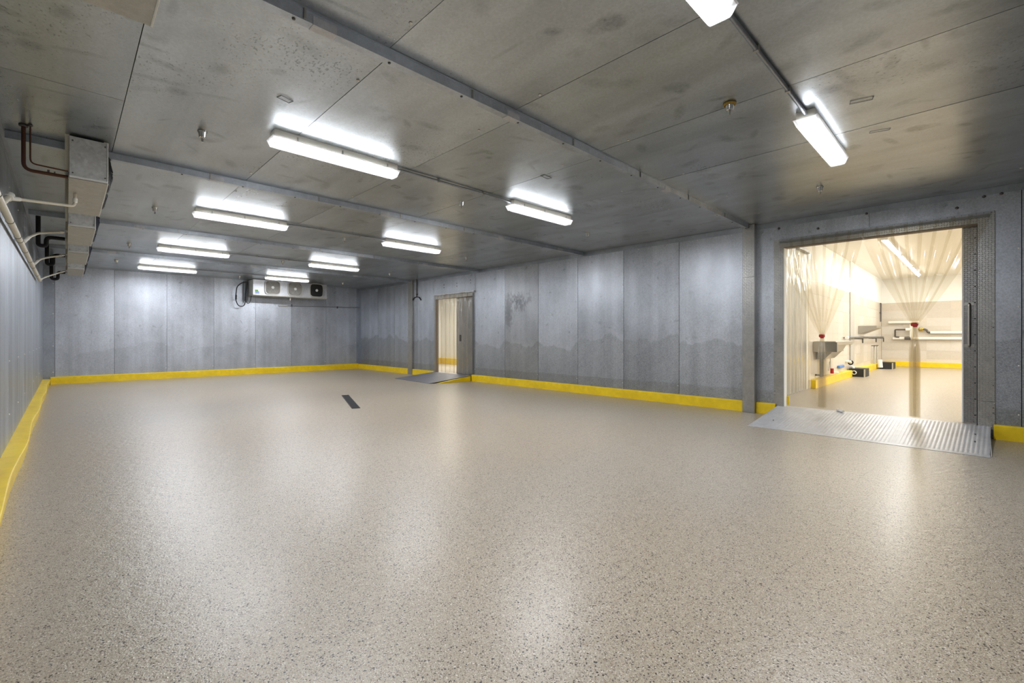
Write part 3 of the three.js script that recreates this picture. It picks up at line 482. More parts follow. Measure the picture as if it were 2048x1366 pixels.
// ---------------------------------------------------------------- cooler on the back wall
{
  const x0 = 4.06, x1 = 6.3, y0 = 2.445, y1 = 2.925, df = 15.4, db = 15.88, t = thing('wall_evaporator', 'wide three fan cooler hung at the back wall, behind the last right light', 'cooler', [(x0 + x1) / 2, y0, (df + db) / 2]);
  part(t, 'body', bx(x0, x1, y0 + 0.012, y1, df + 0.004, db, 0.006), M.casing);
  part(t, 'drain_pan', prismD([[x0 - 0.006, y0 + 0.03], [x0 - 0.006, y0], [x1 + 0.006, y0], [x1 + 0.006, y0 + 0.03]].reverse(), df - 0.03, db), M.casingUnder);
  part(t, 'front_panel', bx(x0, x1, y0 + 0.03, y1, df - 0.002, df + 0.005), M.alu);
  [4.6, 5.27, 5.95].forEach((xc, i) => {
    const yc = 2.71, a = 0.225, sq = (q) => { const o = []; for (let k = 0; k < 28; k++) { const th = k / 28 * 2 * Math.PI, c = Math.cos(th), s = Math.sin(th), rr = q / Math.pow(Math.abs(c) ** 5 + Math.abs(s) ** 5, 0.2); o.push([xc + rr * c, yc + rr * s]); } return o; };
    const sh = basis(ext(sq(a), 0.05, 0, [sq(a - 0.02).reverse()]), AX, AY, AZ, P(0, 0, df - 0.002));
    const f = part(t, 'fan_shroud', metric(sh), M.fanGrey);
    part(t, 'fan_recess', metric(basis(ext(sq(a - 0.02), 0.002), AX, AY, AZ, P(0, 0, df - 0.006))), i === 2 ? M.dark : M.residue);
    const w = []; for (let rr = 0.04; rr < 0.2; rr += 0.014) { const g = new THREE.TorusGeometry(rr, 0.0022, 4, 24); g.translate(xc, yc, -(df - 0.05)); w.push(metric(g)); }
    for (let k = 0; k < 6; k++) { const th = k * Math.PI / 3; w.push(rod(P(xc, yc, df - 0.05), P(xc + 0.2 * Math.cos(th), yc + 0.2 * Math.sin(th), df - 0.05), 0.003, 5)); }
    part(t, 'guard_wires', w, i === 2 ? M.dark : M.fanGrey);
    part(t, 'hub_cap', lathe([[0, 0.012], [0.04, 0.008], [0.045, 0], [0, 0]], P(xc, yc, df - 0.052), AZ, 14), M.white);
  });
  part(t, 'sticker', bx(x0 + 0.05, x0 + 0.14, 2.57, 2.61, df - 0.004, df - 0.0015), M.green, 'small green sticker');
  part(t, 'sticker', bx(x0 + 0.05, x0 + 0.17, 2.49, 2.56, df - 0.004, df - 0.0015), M.blue, 'small blue and white sticker');
  part(t, 'sticker_print', [bx(x0 + 0.06, x0 + 0.085, 2.505, 2.53, df - 0.0048, df - 0.004), bx(x0 + 0.1, x0 + 0.125, 2.505, 2.53, df - 0.0048, df - 0.004), bx(x0 + 0.138, x0 + 0.155, 2.505, 2.53, df - 0.0048, df - 0.004)], M.white);
  part(t, 'drain_spout', rod(P(5.18, y0 - 0.09, df + 0.15), P(5.18, y0 + 0.005, df + 0.15), 0.018, 10), M.pipeWhite);
  for (const x of [x0 + 0.1, x1 - 0.1]) part(t, 'hanger', bx(x - 0.02, x + 0.02, y1 - 0.01, C - 0.002, df + 0.1, df + 0.104), M.galv);
  const c = thing('power_cable', 'black looped cable with a connector beside the back wall cooler', 'cable', [3.72, 2.1, 15.72]);
  const k = new THREE.CatmullRomCurve3([P(4.0, 2.86, 15.72), P(3.86, 2.83, 15.75), P(3.73, 2.7, 15.78), P(3.7, 2.5, 15.8), P(3.7, 2.3, 15.82), P(3.78, 2.13, 15.84), P(3.9, 2.12, 15.84), P(3.96, 2.25, 15.84), P(3.98, 2.55, 15.84), P(4.0, 2.84, 15.8)]);
  part(c, 'cord', metric(new THREE.TubeGeometry(k, 48, 0.014, 8)), M.blackShine);
  part(c, 'connector', [rod(P(3.7, 2.45, 15.802), P(3.7, 2.31, 15.818), 0.024, 10)], M.dark);
  const k2 = new THREE.CatmullRomCurve3([P(3.97, 2.4, 15.86), P(4.0, 2.24, 15.86), P(4.05, 2.21, 15.86), P(4.09, 2.3, 15.8), P(4.1, 2.47, 15.74)]); part(c, 'cord', metric(new THREE.TubeGeometry(k2, 24, 0.009, 7)), M.blackShine);
  const j = thing('junction_box', 'tall dark box at the end of the back wall cooler', 'box', [4.02, 2.3, 15.9]); part(j, 'box_body', bx(3.93, 4.045, 2.3, 2.9, 15.9, 15.997, 0.01), M.galvDark); part(j, 'cover_screw', [ball(P(3.99, 2.85, 15.899), 0.01), ball(P(3.99, 2.36, 15.899), 0.01)], M.steel);
  const dl = thing('drain_line', 'thin grey pipe along the back wall below the cooler', 'pipe', [6.5, 2.2, 15.98]);
  part(dl, 'tube', rod(P(4.95, 2.19, 15.975), P(7.735, 2.24, 15.975), 0.012, 8), M.galv); part(dl, 'trap', bx(4.95, 5.25, 2.165, 2.225, 15.955, 15.995, 0.02), M.fanGrey); for (const x of [5.35, 6.9]) part(dl, 'clip', bx(x, x + 0.03, 2.18, 2.25, 15.955, 15.998), M.bolt);
}
// ---------------------------------------------------------------- columns clad in tread plate
for (const [x0, d0, d1, label] of [[7.628, 2.42, 2.597, 'diamond plate column cover beside the big doorway'], [7.685, 12.31, 12.54, 'narrow column cover on the right wall beyond the small doorway']]) {
  const t = thing('column_cover', label, 'column', [(x0 + XR) / 2, 0, (d0 + d1) / 2]);
  part(t, 'cladding', bx(x0, XR - 0.002, 0.001, 2.12, d0, d1, 0.004), M.plate); part(t, 'cladding', bx(x0 + 0.002, XR - 0.002, 2.12, C - 0.004, d0 + 0.002, d1 - 0.002, 0.004), M.plate);
}
// ---------------------------------------------------------------- big doorway
{
  const x = XR, t = structure('door_1', 'diamond plate frame of the big doorway');
  part(t, 'jamb_plate', bx(x - 0.012, x - 0.0005, 0.345, 2.66, DOOR.d1, 2.18, 0.002), M.plate); part(t, 'kick_plate', bx(x - 0.014, x - 0.0005, SILL, 0.342, DOOR.d1, 2.182, 0.002), M.plate);
  part(t, 'jamb_plate', bx(x - 0.016, x - 0.0005, 0.43, 2.66, -0.142, DOOR.d0, 0.002), M.plate); part(t, 'kick_plate', bx(x - 0.018, x - 0.0005, 0.1, 0.427, -0.143, DOOR.d0 - 0.001, 0.002), M.plate);
  part(t, 'header_plate', bx(x - 0.012, x - 0.0005, DOOR.top, 2.66, 0.001, DOOR.d1 - 0.001, 0.002), M.plate);
  part(t, 'header_edge', bx(x - 0.016, x + WT, DOOR.top - 0.012, DOOR.top, DOOR.d0, DOOR.d1), M.tan);
  part(t, 'jamb_lining', bx(x - 0.01, x + WT + 0.004, SILL, DOOR.top - 0.012, DOOR.d1 - 0.008, DOOR.d1), M.cream);
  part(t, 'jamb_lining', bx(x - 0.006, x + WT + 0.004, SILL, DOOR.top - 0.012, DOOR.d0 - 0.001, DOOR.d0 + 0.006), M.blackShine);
  part(t, 'sill', bx(x + 0.005, x + WT + 0.004, SILL, SILL + 0.004, DOOR.d0 + 0.01, DOOR.d1 - 0.01), M.alu);
  for (const [y, d] of [[2.756, 0.175], [2.846, -0.053], [2.85, -0.194], [2.857, 1.052], [2.748, 1.609], [2.833, 2.112]]) part(t, 'bolt', lathe([[0, 0.016], [0.009, 0.014], [0.013, 0.005], [0.018, 0], [0, 0]], P(x - 0.001, y, d), AX.clone().negate(), 8), M.bolt);
  const sc = []; for (const d of [-0.128, 2.165]) for (const y of [0.16, 0.3, 0.36, 0.62, 0.95, 1.3]) sc.push(ball(P(x - 0.018, y, d), 0.006)); for (let d = 0.1; d < 2; d += 0.19) sc.push(ball(P(x - 0.013, 2.645, d), 0.005));
  part(t, 'rivets', sc, M.bolt).userData.kind = 'stuff';
  // sliding leaf on the far side
  const s = thing('sliding_door', 'sliding door leaf clad in dark diamond plate, pushed open', 'door', [XR + 0.2, SILL, -0.95]), a = XR + WT + 0.015, b = a + 0.11, e = 0.135;
  part(s, 'leaf', bx(a + 0.004, b, SILL + 0.01, 2.66, -2.1, e), M.cream);
  part(s, 'cladding', bx(a, a + 0.004, 0.47, 2.65, -2.1, e - 0.012), M.plateDark); part(s, 'kick_plate', bx(a - 0.003, a + 0.003, SILL + 0.01, 0.47, -2.1, e - 0.012), M.plateDark);
  const rv = []; for (let y = 0.24; y < 2.6; y += 0.195) rv.push(lathe([[0, 0.004], [0.006, 0.002], [0.007, 0], [0, 0]], P(a - 0.003, y, 0.022), AX.clone().negate(), 8)); part(s, 'rivets', rv, M.black).userData.kind = 'stuff';
  const hd = part(s, 'handle', pipe([P(a, 1.59, 0.072), P(a - 0.045, 1.59, 0.072), P(a - 0.045, 1.08, 0.072), P(a, 1.08, 0.072)], 0.014, 0.03), M.steel);
  part(hd, 'mounting_plate', [bx(a - 0.006, a, 1.57, 1.61, 0.03, 0.115, 0.002), bx(a - 0.006, a, 1.06, 1.1, 0.03, 0.115, 0.002)], M.steel);
}
// ribbed aluminium ramp
{
  const t = thing('ramp', 'ribbed aluminium ramp in front of the big doorway', 'ramp', [7.1, 0, 1.04]), n = 62, pts = [];
  const lo = [6.545, 0.004], hi = [XR - 0.02, SILL + 0.008];
  const g = new THREE.PlaneGeometry(1, 1, 2, n * 4), p = g.attributes.position, uv = g.attributes.uv;
  for (let j = 0; j <= n * 4; j++) for (let i = 0; i < 3; i++) {
    const k = i / 2, f = [0, 0.93, 1][i], d0 = -0.085, d1 = 2.15, e0 = -0.108, e1 = 2.13, q = j / (n * 4), d = (d0 + (d1 - d0) * q) * (1 - f) + (e0 + (e1 - e0) * q) * f, rib = [0, 0.0017, 0.0025, 0.0017][j % 4] * (i === 0 ? 0.5 : 1);
    p.setXYZ(j * 3 + i, lo[0] + (hi[0] - lo[0]) * f, lo[1] + (hi[1] - lo[1]) * f + rib, -d); uv.setXY(j * 3 + i, p.getX(j * 3 + i), -d);
  }
  g.computeVertexNormals(); part(t, 'ribbed_plate', g, M.alu);
  const side = (d) => prismD([[lo[0], 0.001], [hi[0], 0.001], [hi[0], hi[1] - 0.002], [lo[0] + 0.01, 0.005]], d, d + 0.008); part(t, 'side_plate', side(-0.1), M.alu); part(t, 'side_plate', side(2.125), M.alu);
  part(t, 'front_lip', prismD([[lo[0] - 0.05, 0.001], [lo[0] + 0.03, 0.001], [lo[0] + 0.03, 0.009], [lo[0], 0.006], [lo[0] - 0.05, 0.003]], -0.088, 2.152), M.alu);
  part(t, 'support', bx(7.2, 7.24, 0.001, 0.07, 0, 2.1), M.dark);
  part(t, 'bolt', [ball(P(7.0, 0.062, 0.02), 0.008), ball(P(7.3, 0.095, 0.02), 0.008), ball(P(6.9, 0.05, 1.95), 0.008)], M.bolt);
  const v = thing('pipe_stub', 'short white plastic pipe lying at the top of the ribbed ramp', 'pipe stub', [XR + 0.02, SILL + 0.02, 1.36]); part(v, 'tube', [rod(P(XR + 0.03, SILL + 0.024, 1.38), P(XR - 0.06, SILL + 0.024, 1.3), 0.016, 10), rod(P(XR + 0.03, SILL + 0.024, 1.38), P(XR + 0.005, SILL + 0.024, 1.36), 0.021, 10)], M.pipeWhite);
  const u = thing('ramp', 'plain grey steel ramp with yellow sides at the small doorway', 'ramp', [7.1, 0, 10.4]);
  const top = new THREE.BufferGeometry(), A = [6.5, 0.002, -9.6], B = [6.6, 0.002, -11.45], Cc = [XR - 0.03, SILL + 0.012, -11.13], D = [XR - 0.03, SILL + 0.012, -9.42];
  const h = 0.008, A2 = [A[0], A[1] + h, A[2]], B2 = [B[0], B[1] + h, B[2]], C2 = [Cc[0], Cc[1] + h, Cc[2]], D2 = [D[0], D[1] + h, D[2]], pos = [], q4 = (a, b, c, d) => pos.push(...a, ...b, ...c, ...a, ...c, ...d);
  q4(A2, D2, C2, B2); q4(A, B, Cc, D); q4(A, A2, B2, B); q4(A, D, D2, A2); q4(B, B2, C2, Cc); top.setAttribute('position', new THREE.Float32BufferAttribute(pos, 3)); top.computeVertexNormals(); part(u, 'deck', metric(top), M.rampGrey);
  part(u, 'side', prismD([[6.66, 0.001], [XR - 0.056, 0.001], [XR - 0.056, SILL + 0.002], [6.62, 0.006]], 9.425, 9.5), M.yellow);
  part(u, 'side', prismD([[6.75, 0.001], [XR - 0.056, 0.001], [XR - 0.056, SILL + 0.002], [6.7, 0.006]], 11.05, 11.13), M.yellow);
}
// ---------------------------------------------------------------- strip curtains
function stripMesh(rows, cols, fn) {
  const g = new THREE.PlaneGeometry(1, 1, cols, rows), p = g.attributes.position;
  for (let j = 0; j <= rows; j++) for (let i = 0; i <= cols; i++) { const q = fn(i / cols * 2 - 1, j / rows); p.setXYZ(j * (cols + 1) + i, q[0], q[1], -q[2]); }
  g.computeVertexNormals(); return g;
}
function gathered(label, top0, top1, yTop, tieD, tieY, endY, n, seed) {
  const t = thing('strip_curtain', label, 'curtain', [XR - 0.05, endY, tieD], 'clear strips tied back in the big doorway'), r = mulberry(seed), w = (top1 - top0) / n * 1.28;
  for (let k = 0; k < n; k++) {
    const c0 = top0 + (top1 - top0) * (k + 0.5) / n, u = (k + 0.5) / n * 2 - 1, lay = (k % 2) * 0.006, ph = r() * 6.3, bowl = 0.03 + r() * 0.03, end = endY + r() * 0.035, tw = (r() - 0.5) * 0.02, kk = 1.04 + 0.32 * Math.abs(u);
    const g = stripMesh(56, 18, (s, v) => {
      const vt = (yTop - tieY) / (yTop - end);
      let y = yTop - v * (yTop - end), d, x;
      if (v < vt) {
        const q = v / vt, e = Math.pow(q, kk), half = (w / 2) * (1 - e) + 0.016 * e, sag = Math.sin(q * Math.PI) * 0.012;
        d = (c0 * (1 - e) + (tieD + u * 0.022) * e) + s * half;
        const fold = Math.sqrt(Math.max(0, 1 - (half / (w / 2)) ** 2)) * bowl;
        x = XR - 0.038 - lay * (1 - e) - (fold * (1 - s * s) * (1 - e * 0.75) + 0.01 * Math.sin(s * 4 + ph) * q * (1 - e)) + (u * u * 0.02 + (k % 3) * 0.012 - 0.02) * e - sag;
      } else {
        const q = (v - vt) / (1 - vt), e = smooth(0, 0.35, q), half = 0.016 + 0.03 * e;
        d = tieD + u * (0.022 + 0.012 * e) + s * half * (1 - 0.4 * Math.abs(u)) + tw * e; x = XR - 0.04 + (u * u * 0.02 + (k % 3) * 0.012 - 0.012) - (1 - s * s) * (0.01 + 0.018 * e) - 0.008 * Math.sin(s * 3 + ph) - 0.03 * e;
      }
      return [x, y, d];
    });
    part(t, 'clear_strip', g, M.strip);
  }
  part(t, 'tie', [(() => { const g = new THREE.TorusGeometry(0.03, 0.01, 8, 20); g.scale(1.15, 0.95, 2.2); g.rotateX(Math.PI / 2); g.translate(XR - 0.055, tieY, -tieD); return metric(g); })(), bx(XR - 0.1, XR - 0.09, tieY - 0.035, tieY + 0.012, tieD - 0.03, tieD + 0.012, 0.004)], M.red, 'red tape tie');
}
gathered('clear strip curtain bunched with a red tie on the left of the big doorway', 1.09, 2.09, 2.645, 1.55, 1.2, 0.165, 7, 31);
gathered('clear strip curtain bunched with a red tie in the middle of the big doorway', -0.09, 1.09, 2.645, 0.56, 1.345, 0.158, 8, 47);
{
  const t = thing('curtain_rail', 'perforated steel mounting strip above the big doorway', 'rail', [XR - 0.01, 2.62, 1.0]);
  part(t, 'bar', bx(XR - 0.026, XR - 0.013, 2.617, 2.662, -0.11, 2.1, 0.002), M.galv);
  const h = []; for (let d = -0.05; d < 2.08; d += 0.062) h.push(ball(P(XR - 0.0265, 2.648, d), 0.004)); part(t, 'screws', h, M.bolt).userData.kind = 'stuff';
  part(t, 'clamp_bar', bx(XR - 0.0335, XR - 0.0275, 2.60, 2.628, -0.1, 2.095), M.galvDark);
}
function hung(name, label, axis, a0, a1, plane, yTop, yBot, n, amp, seed, m, cat = 'curtain') {
  const t = thing(name, label, cat, axis === 'd' ? [plane, yBot, (a0 + a1) / 2] : [(a0 + a1) / 2, yBot, plane]), r = mulberry(seed), w = (a1 - a0) / n * 1.22;
  for (let k = 0; k < n; k++) {
    const c0 = a0 + (a1 - a0) * (k + 0.5) / n, ph = r() * 6.3, sg = k % 2 ? 1 : -1, b = amp * (0.7 + r() * 0.6), dr = (r() - 0.5) * 0.03, e = yBot + r() * 0.02;
    part(t, 'clear_strip', stripMesh(40, 12, (s, v) => {
      const y = yTop - v * (yTop - e), o = sg * 0.006 + b * (1 - s * s) * (0.5 + 0.5 * smooth(0, 0.25, v)) + (0.02 * Math.sin(v * 21 + ph + s * 2) * Math.exp(-v * 5) + 0.006 * Math.sin(v * 7 + ph)), a = c0 + s * w / 2 + dr * v;
      return axis === 'd' ? [plane - o, y, a] : [a, y, plane - o];
    }), m);
  }
  return t;
}
{
  const t = hung('strip_curtain', 'yellowed clear strip curtain hanging straight in the small doorway', 'd', 9.4, 11.13, XR - 0.045, 2.385, 0.155, 9, 0.032, 61, M.stripDirty);
  part(t, 'header_bar', bx(XR - 0.062, XR - 0.001, 2.365, 2.405, 9.29, 11.15, 0.003), M.alu);
  const o = structure('door_2', 'steel frame of the small doorway');
  part(o, 'jamb_strip', bx(XR - 0.006, XR - 0.0005, SILL, 2.35, SMALL.d1, SMALL.d1 + 0.05), M.galv); part(o, 'jamb_strip', bx(XR - 0.006, XR - 0.0005, SILL, 2.35, SMALL.d0 - 0.08, SMALL.d0), M.galvDark);
  part(o, 'lining', [bx(XR, XR + WT, SILL, SMALL.top, SMALL.d1 - 0.004, SMALL.d1), bx(XR, XR + WT, SMALL.top - 0.004, SMALL.top, SMALL.d0, SMALL.d1)], M.tan);
  const s = thing('sliding_door', 'plain grey door leaf half across the small doorway, behind the strips', 'door', [XR + 0.15, SILL, 9.6]);
  part(s, 'leaf', bx(XR + WT + 0.01, XR + WT + 0.08, SILL + 0.005, 2.35, 8.8, 10.27, 0.004), M.galv); part(s, 'pull', bx(XR + WT + 0.003, XR + WT + 0.011, 1.05, 1.23, 10.05, 10.13, 0.003), M.black, 'black recessed pull');
  for (const y of [2.62, 2.7]) for (const d of [9.5, 10.1, 10.7]) part(o, 'bolt', ball(P(XR - 0.001, y - (d > 10 ? 0.04 : 0), d), 0.012), M.bolt);
  const hk = thing('cable_hook', 'dark forked hook hanging from a rod left of the small doorway', 'hook', [XR - 0.02, 2.3, 12.1]);
  part(hk, 'rod', rod(P(XR - 0.02, 2.4, 12.1), P(XR - 0.02, C - 0.002, 12.1), 0.012, 8), M.bolt); part(hk, 'fork', pipe([P(XR - 0.02, 2.29, 12.34), P(XR - 0.02, 2.39, 12.24), P(XR - 0.02, 2.4, 12.1), P(XR - 0.02, 2.39, 11.97), P(XR - 0.02, 2.29, 11.86)], 0.013, 0.06), M.black);
  part(hk, 'wall_pad', bx(XR - 0.025, XR - 0.0005, 2.45, 2.5, 12.07, 12.13), M.bolt);
}
// ---------------------------------------------------------------- trench drain
{
  const a = new THREE.Vector2(3.425, 7.185), b = new THREE.Vector2(4.03, 8.945), c = a.clone().add(b).multiplyScalar(0.5), u = b.clone().sub(a), L = u.length(), t = thing('trench_drain', 'black slotted trench drain set in the floor', 'drain', [c.x, 0, c.y]);
  t.rotation.y = -Math.atan2(u.x, u.y);
  const add = (n, g, m) => { const k = new THREE.Mesh(mergeGeometries(g), m); k.name = n; k.castShadow = k.receiveShadow = true; t.add(k); };
  const W = 0.062; add('frame', [bx(-W, W, 0.0005, 0.0035, -L / 2, L / 2)], M.black);
  for (let s = -1; s <= 1; s += 2) add('rim', [bx(s * W - 0.006, s * W + 0.006, 0.0005, 0.007, -L / 2, L / 2)], M.dark);
  for (let k = 0; k < 46; k++) add('slat', [bx(-W, W, 0.003, 0.0065, -L / 2 + L * (k + 0.2) / 46, -L / 2 + L * (k + 0.72) / 46)], M.dark);
}
// ---------------------------------------------------------------- the bright room beyond the big doorway
const B = { x0: XR + WT, x1: 21.0, d0: -4.2, d1: 2.42, y0: SILL, y1: 3.22 };
{
  const f = structure('floor_adjoining', 'beige floor of the bright room beyond the big doorway');
  const pl = new THREE.PlaneGeometry(B.x1 - B.x0 + 0.1, B.d1 - B.d0, 30, 16); pl.rotateX(-Math.PI / 2); pl.translate((B.x0 + B.x1 - 0.1) / 2 + 0.05, SILL, -(B.d0 + B.d1) / 2);
  const p = pl.attributes.position, uv = pl.attributes.uv, c = new Float32Array(p.count * 3); for (let i = 0; i < p.count; i++) { uv.setXY(i, p.getX(i), p.getZ(i)); c.fill(0.95 + 0.06 * lerpAt(NA, p.getX(i) * 40, p.getZ(i) * 40 + 900), i * 3, i * 3 + 3); }
  pl.setAttribute('color', new THREE.BufferAttribute(c, 3)); const m = new THREE.Mesh(pl, M.floor); m.name = 'floor_coating'; m.receiveShadow = true; f.add(m);
  part(f, 'floor_slab', bx(B.x0 + 0.001, B.x1 + 0.1, SILL - 0.2, SILL - 0.002, B.d0, B.d1), M.dark);
  const ce = structure('ceiling_adjoining', 'cream ceiling of the bright room'); part(ce, 'ceiling_sheet', bx(B.x0, B.x1 + 0.1, B.y1, B.y1 + 0.1, B.d0, B.d1 + 0.1), M.creamGloss);
  const ws = structure('wall_adjoining_side', 'tiled side wall of the bright room'), wf = structure('wall_adjoining_far', 'tiled far wall of the bright room'), tileTop = 2.37, th = (tileTop - SILL) / 8;
  const shell = structure('wall_adjoining_near', 'remaining walls that close the bright room');
  part(shell, 'wall_sheet', bx(B.x0, B.x1, B.y0, B.y1, B.d0 - 0.1, B.d0), M.cream); part(shell, 'wall_sheet', bx(B.x0, B.x0 + 0.004, C, B.y1, B.d0, B.d1), M.cream); part(shell, 'wall_sheet', bx(B.x0 + 0.0005, B.x0 + 0.005, SILL, C, B.d0, -2.2), M.cream);
  part(ws, 'upper_plaster', bx(B.x0, B.x1, tileTop, B.y1, B.d1, B.d1 + 0.1), M.cream); part(ws, 'grout_bed', bx(B.x0, B.x1, SILL, tileTop, B.d1 + 0.006, B.d1 + 0.1), M.grout);
  part(wf, 'upper_plaster', bx(B.x1, B.x1 + 0.1, tileTop, B.y1, B.d0, B.d1), M.cream); part(wf, 'grout_bed', bx(B.x1 + 0.006, B.x1 + 0.1, SILL, tileTop, B.d0, B.d1), M.grout);
  const gs = bx(-0.2984, 0.2984, -th / 2 + 0.0016, th / 2 - 0.0016, -0.006, 0.006), gf = bx(-0.006, 0.006, -th / 2 + 0.0016, th / 2 - 0.0016, -0.2984, 0.2984);
  const tints = [0xffffff, 0xf6f4f0, 0xfbf8f2].map((k) => { const q = M.tile.clone(); q.color.set(k); return q; }), r = mulberry(12);
  const put = (o, g, x, y, d) => { const q = new THREE.Mesh(g, tints[Math.floor(r() * 3)]); q.name = 'tile'; q.position.set(x, y, -d); q.castShadow = q.receiveShadow = true; o.add(q); };
  for (let j = 0; j < 8; j++) { for (let i = 0; i < 17; i++) put(ws, gs, 10.9 + 0.6 * i + 0.1, SILL + th * (j + 0.5), B.d1 + 0.006); for (let i = 0; i < 6; i++) put(wf, gf, B.x1 + 0.006, SILL + th * (j + 0.5), B.d1 - 0.3 - 0.6 * i); }
  part(ws, 'door_surround', bx(10.62, 10.69, SILL, 2.95, B.d1 - 0.02, B.d1), M.cream);
  const k = structure('baseboard_adjoining', 'yellow kerbs of the bright room'), w = 0.13;
  part(k, 'kerb', bx(10.85, 14.7, SILL, SILL + 0.17, B.d1 - w, B.d1 - 0.0005, 0.008), M.yellow); part(k, 'kerb', bx(15.4, 19.5, SILL, SILL + 0.16, B.d1 - w, B.d1 - 0.0005, 0.008), M.yellow); part(k, 'kerb', bx(B.x1 - 0.12, B.x1 - 0.0005, SILL, SILL + 0.17, B.d0, B.d1 - 0.1, 0.008), M.yellow);
  part(k, 'kerb', bx(XR + WT + 0.006, XR + WT + 0.03, SILL + 0.02, SILL + 0.15, 2.005, 2.04, 0.004), M.yellow);
  const tr = thing('wall_cover_strip', 'vertical grey cover strip on the tiled side wall', 'cover strip', [15.4, SILL, B.d1]); part(tr, 'strip', bx(15.12, 15.62, SILL + 0.002, tileTop + 0.02, B.d1 - 0.035, B.d1 - 0.002, 0.01), M.fanGrey); part(tr, 'upper_strip', bx(15.15, 15.6, tileTop + 0.02, B.y1 - 0.002, B.d1 - 0.03, B.d1 - 0.002, 0.01), M.cream);
}
{ // lamps of the bright room
  const strip = (x0, x1, d, label, power) => {
    const t = thing('strip_light', label, 'light', [(x0 + x1) / 2, B.y1 - 0.1, d], 'strip lights in the bright room');
    part(t, 'housing', bx(x0, x1, B.y1 - 0.05, B.y1 - 0.001, d - 0.06, d + 0.06, 0.004), M.white);
    part(t, 'light_tube', rod(P(x0 + 0.03, B.y1 - 0.07, d), P(x1 - 0.03, B.y1 - 0.07, d), 0.02, 12), M.tubeB);
    const l = new THREE.RectAreaLight(0xfffdf8, ROOM_B * power, x1 - x0 - 0.06, 0.05); l.position.set((x0 + x1) / 2, B.y1 - 0.092, -d).sub(t.position); l.rotation.x = -Math.PI / 2; t.add(l);
  };
  strip(12.0, 14.4, 1.34, 'nearest strip light seen through the clear curtain', 0.6); strip(14.7, 17.1, 1.34, 'middle strip light seen through the clear curtain', 0.6); strip(17.4, 19.8, 1.34, 'farthest strip light seen through the clear curtain', 0.6);
  strip(9.2, 11.6, -2.0, 'strip light near the doorway side of the bright room', 2.2); strip(13.4, 15.8, -2.0, 'strip light in the middle of the hidden side', 2.2); strip(17.4, 19.8, -2.0, 'strip light at the far end of the hidden side', 2.2);
}
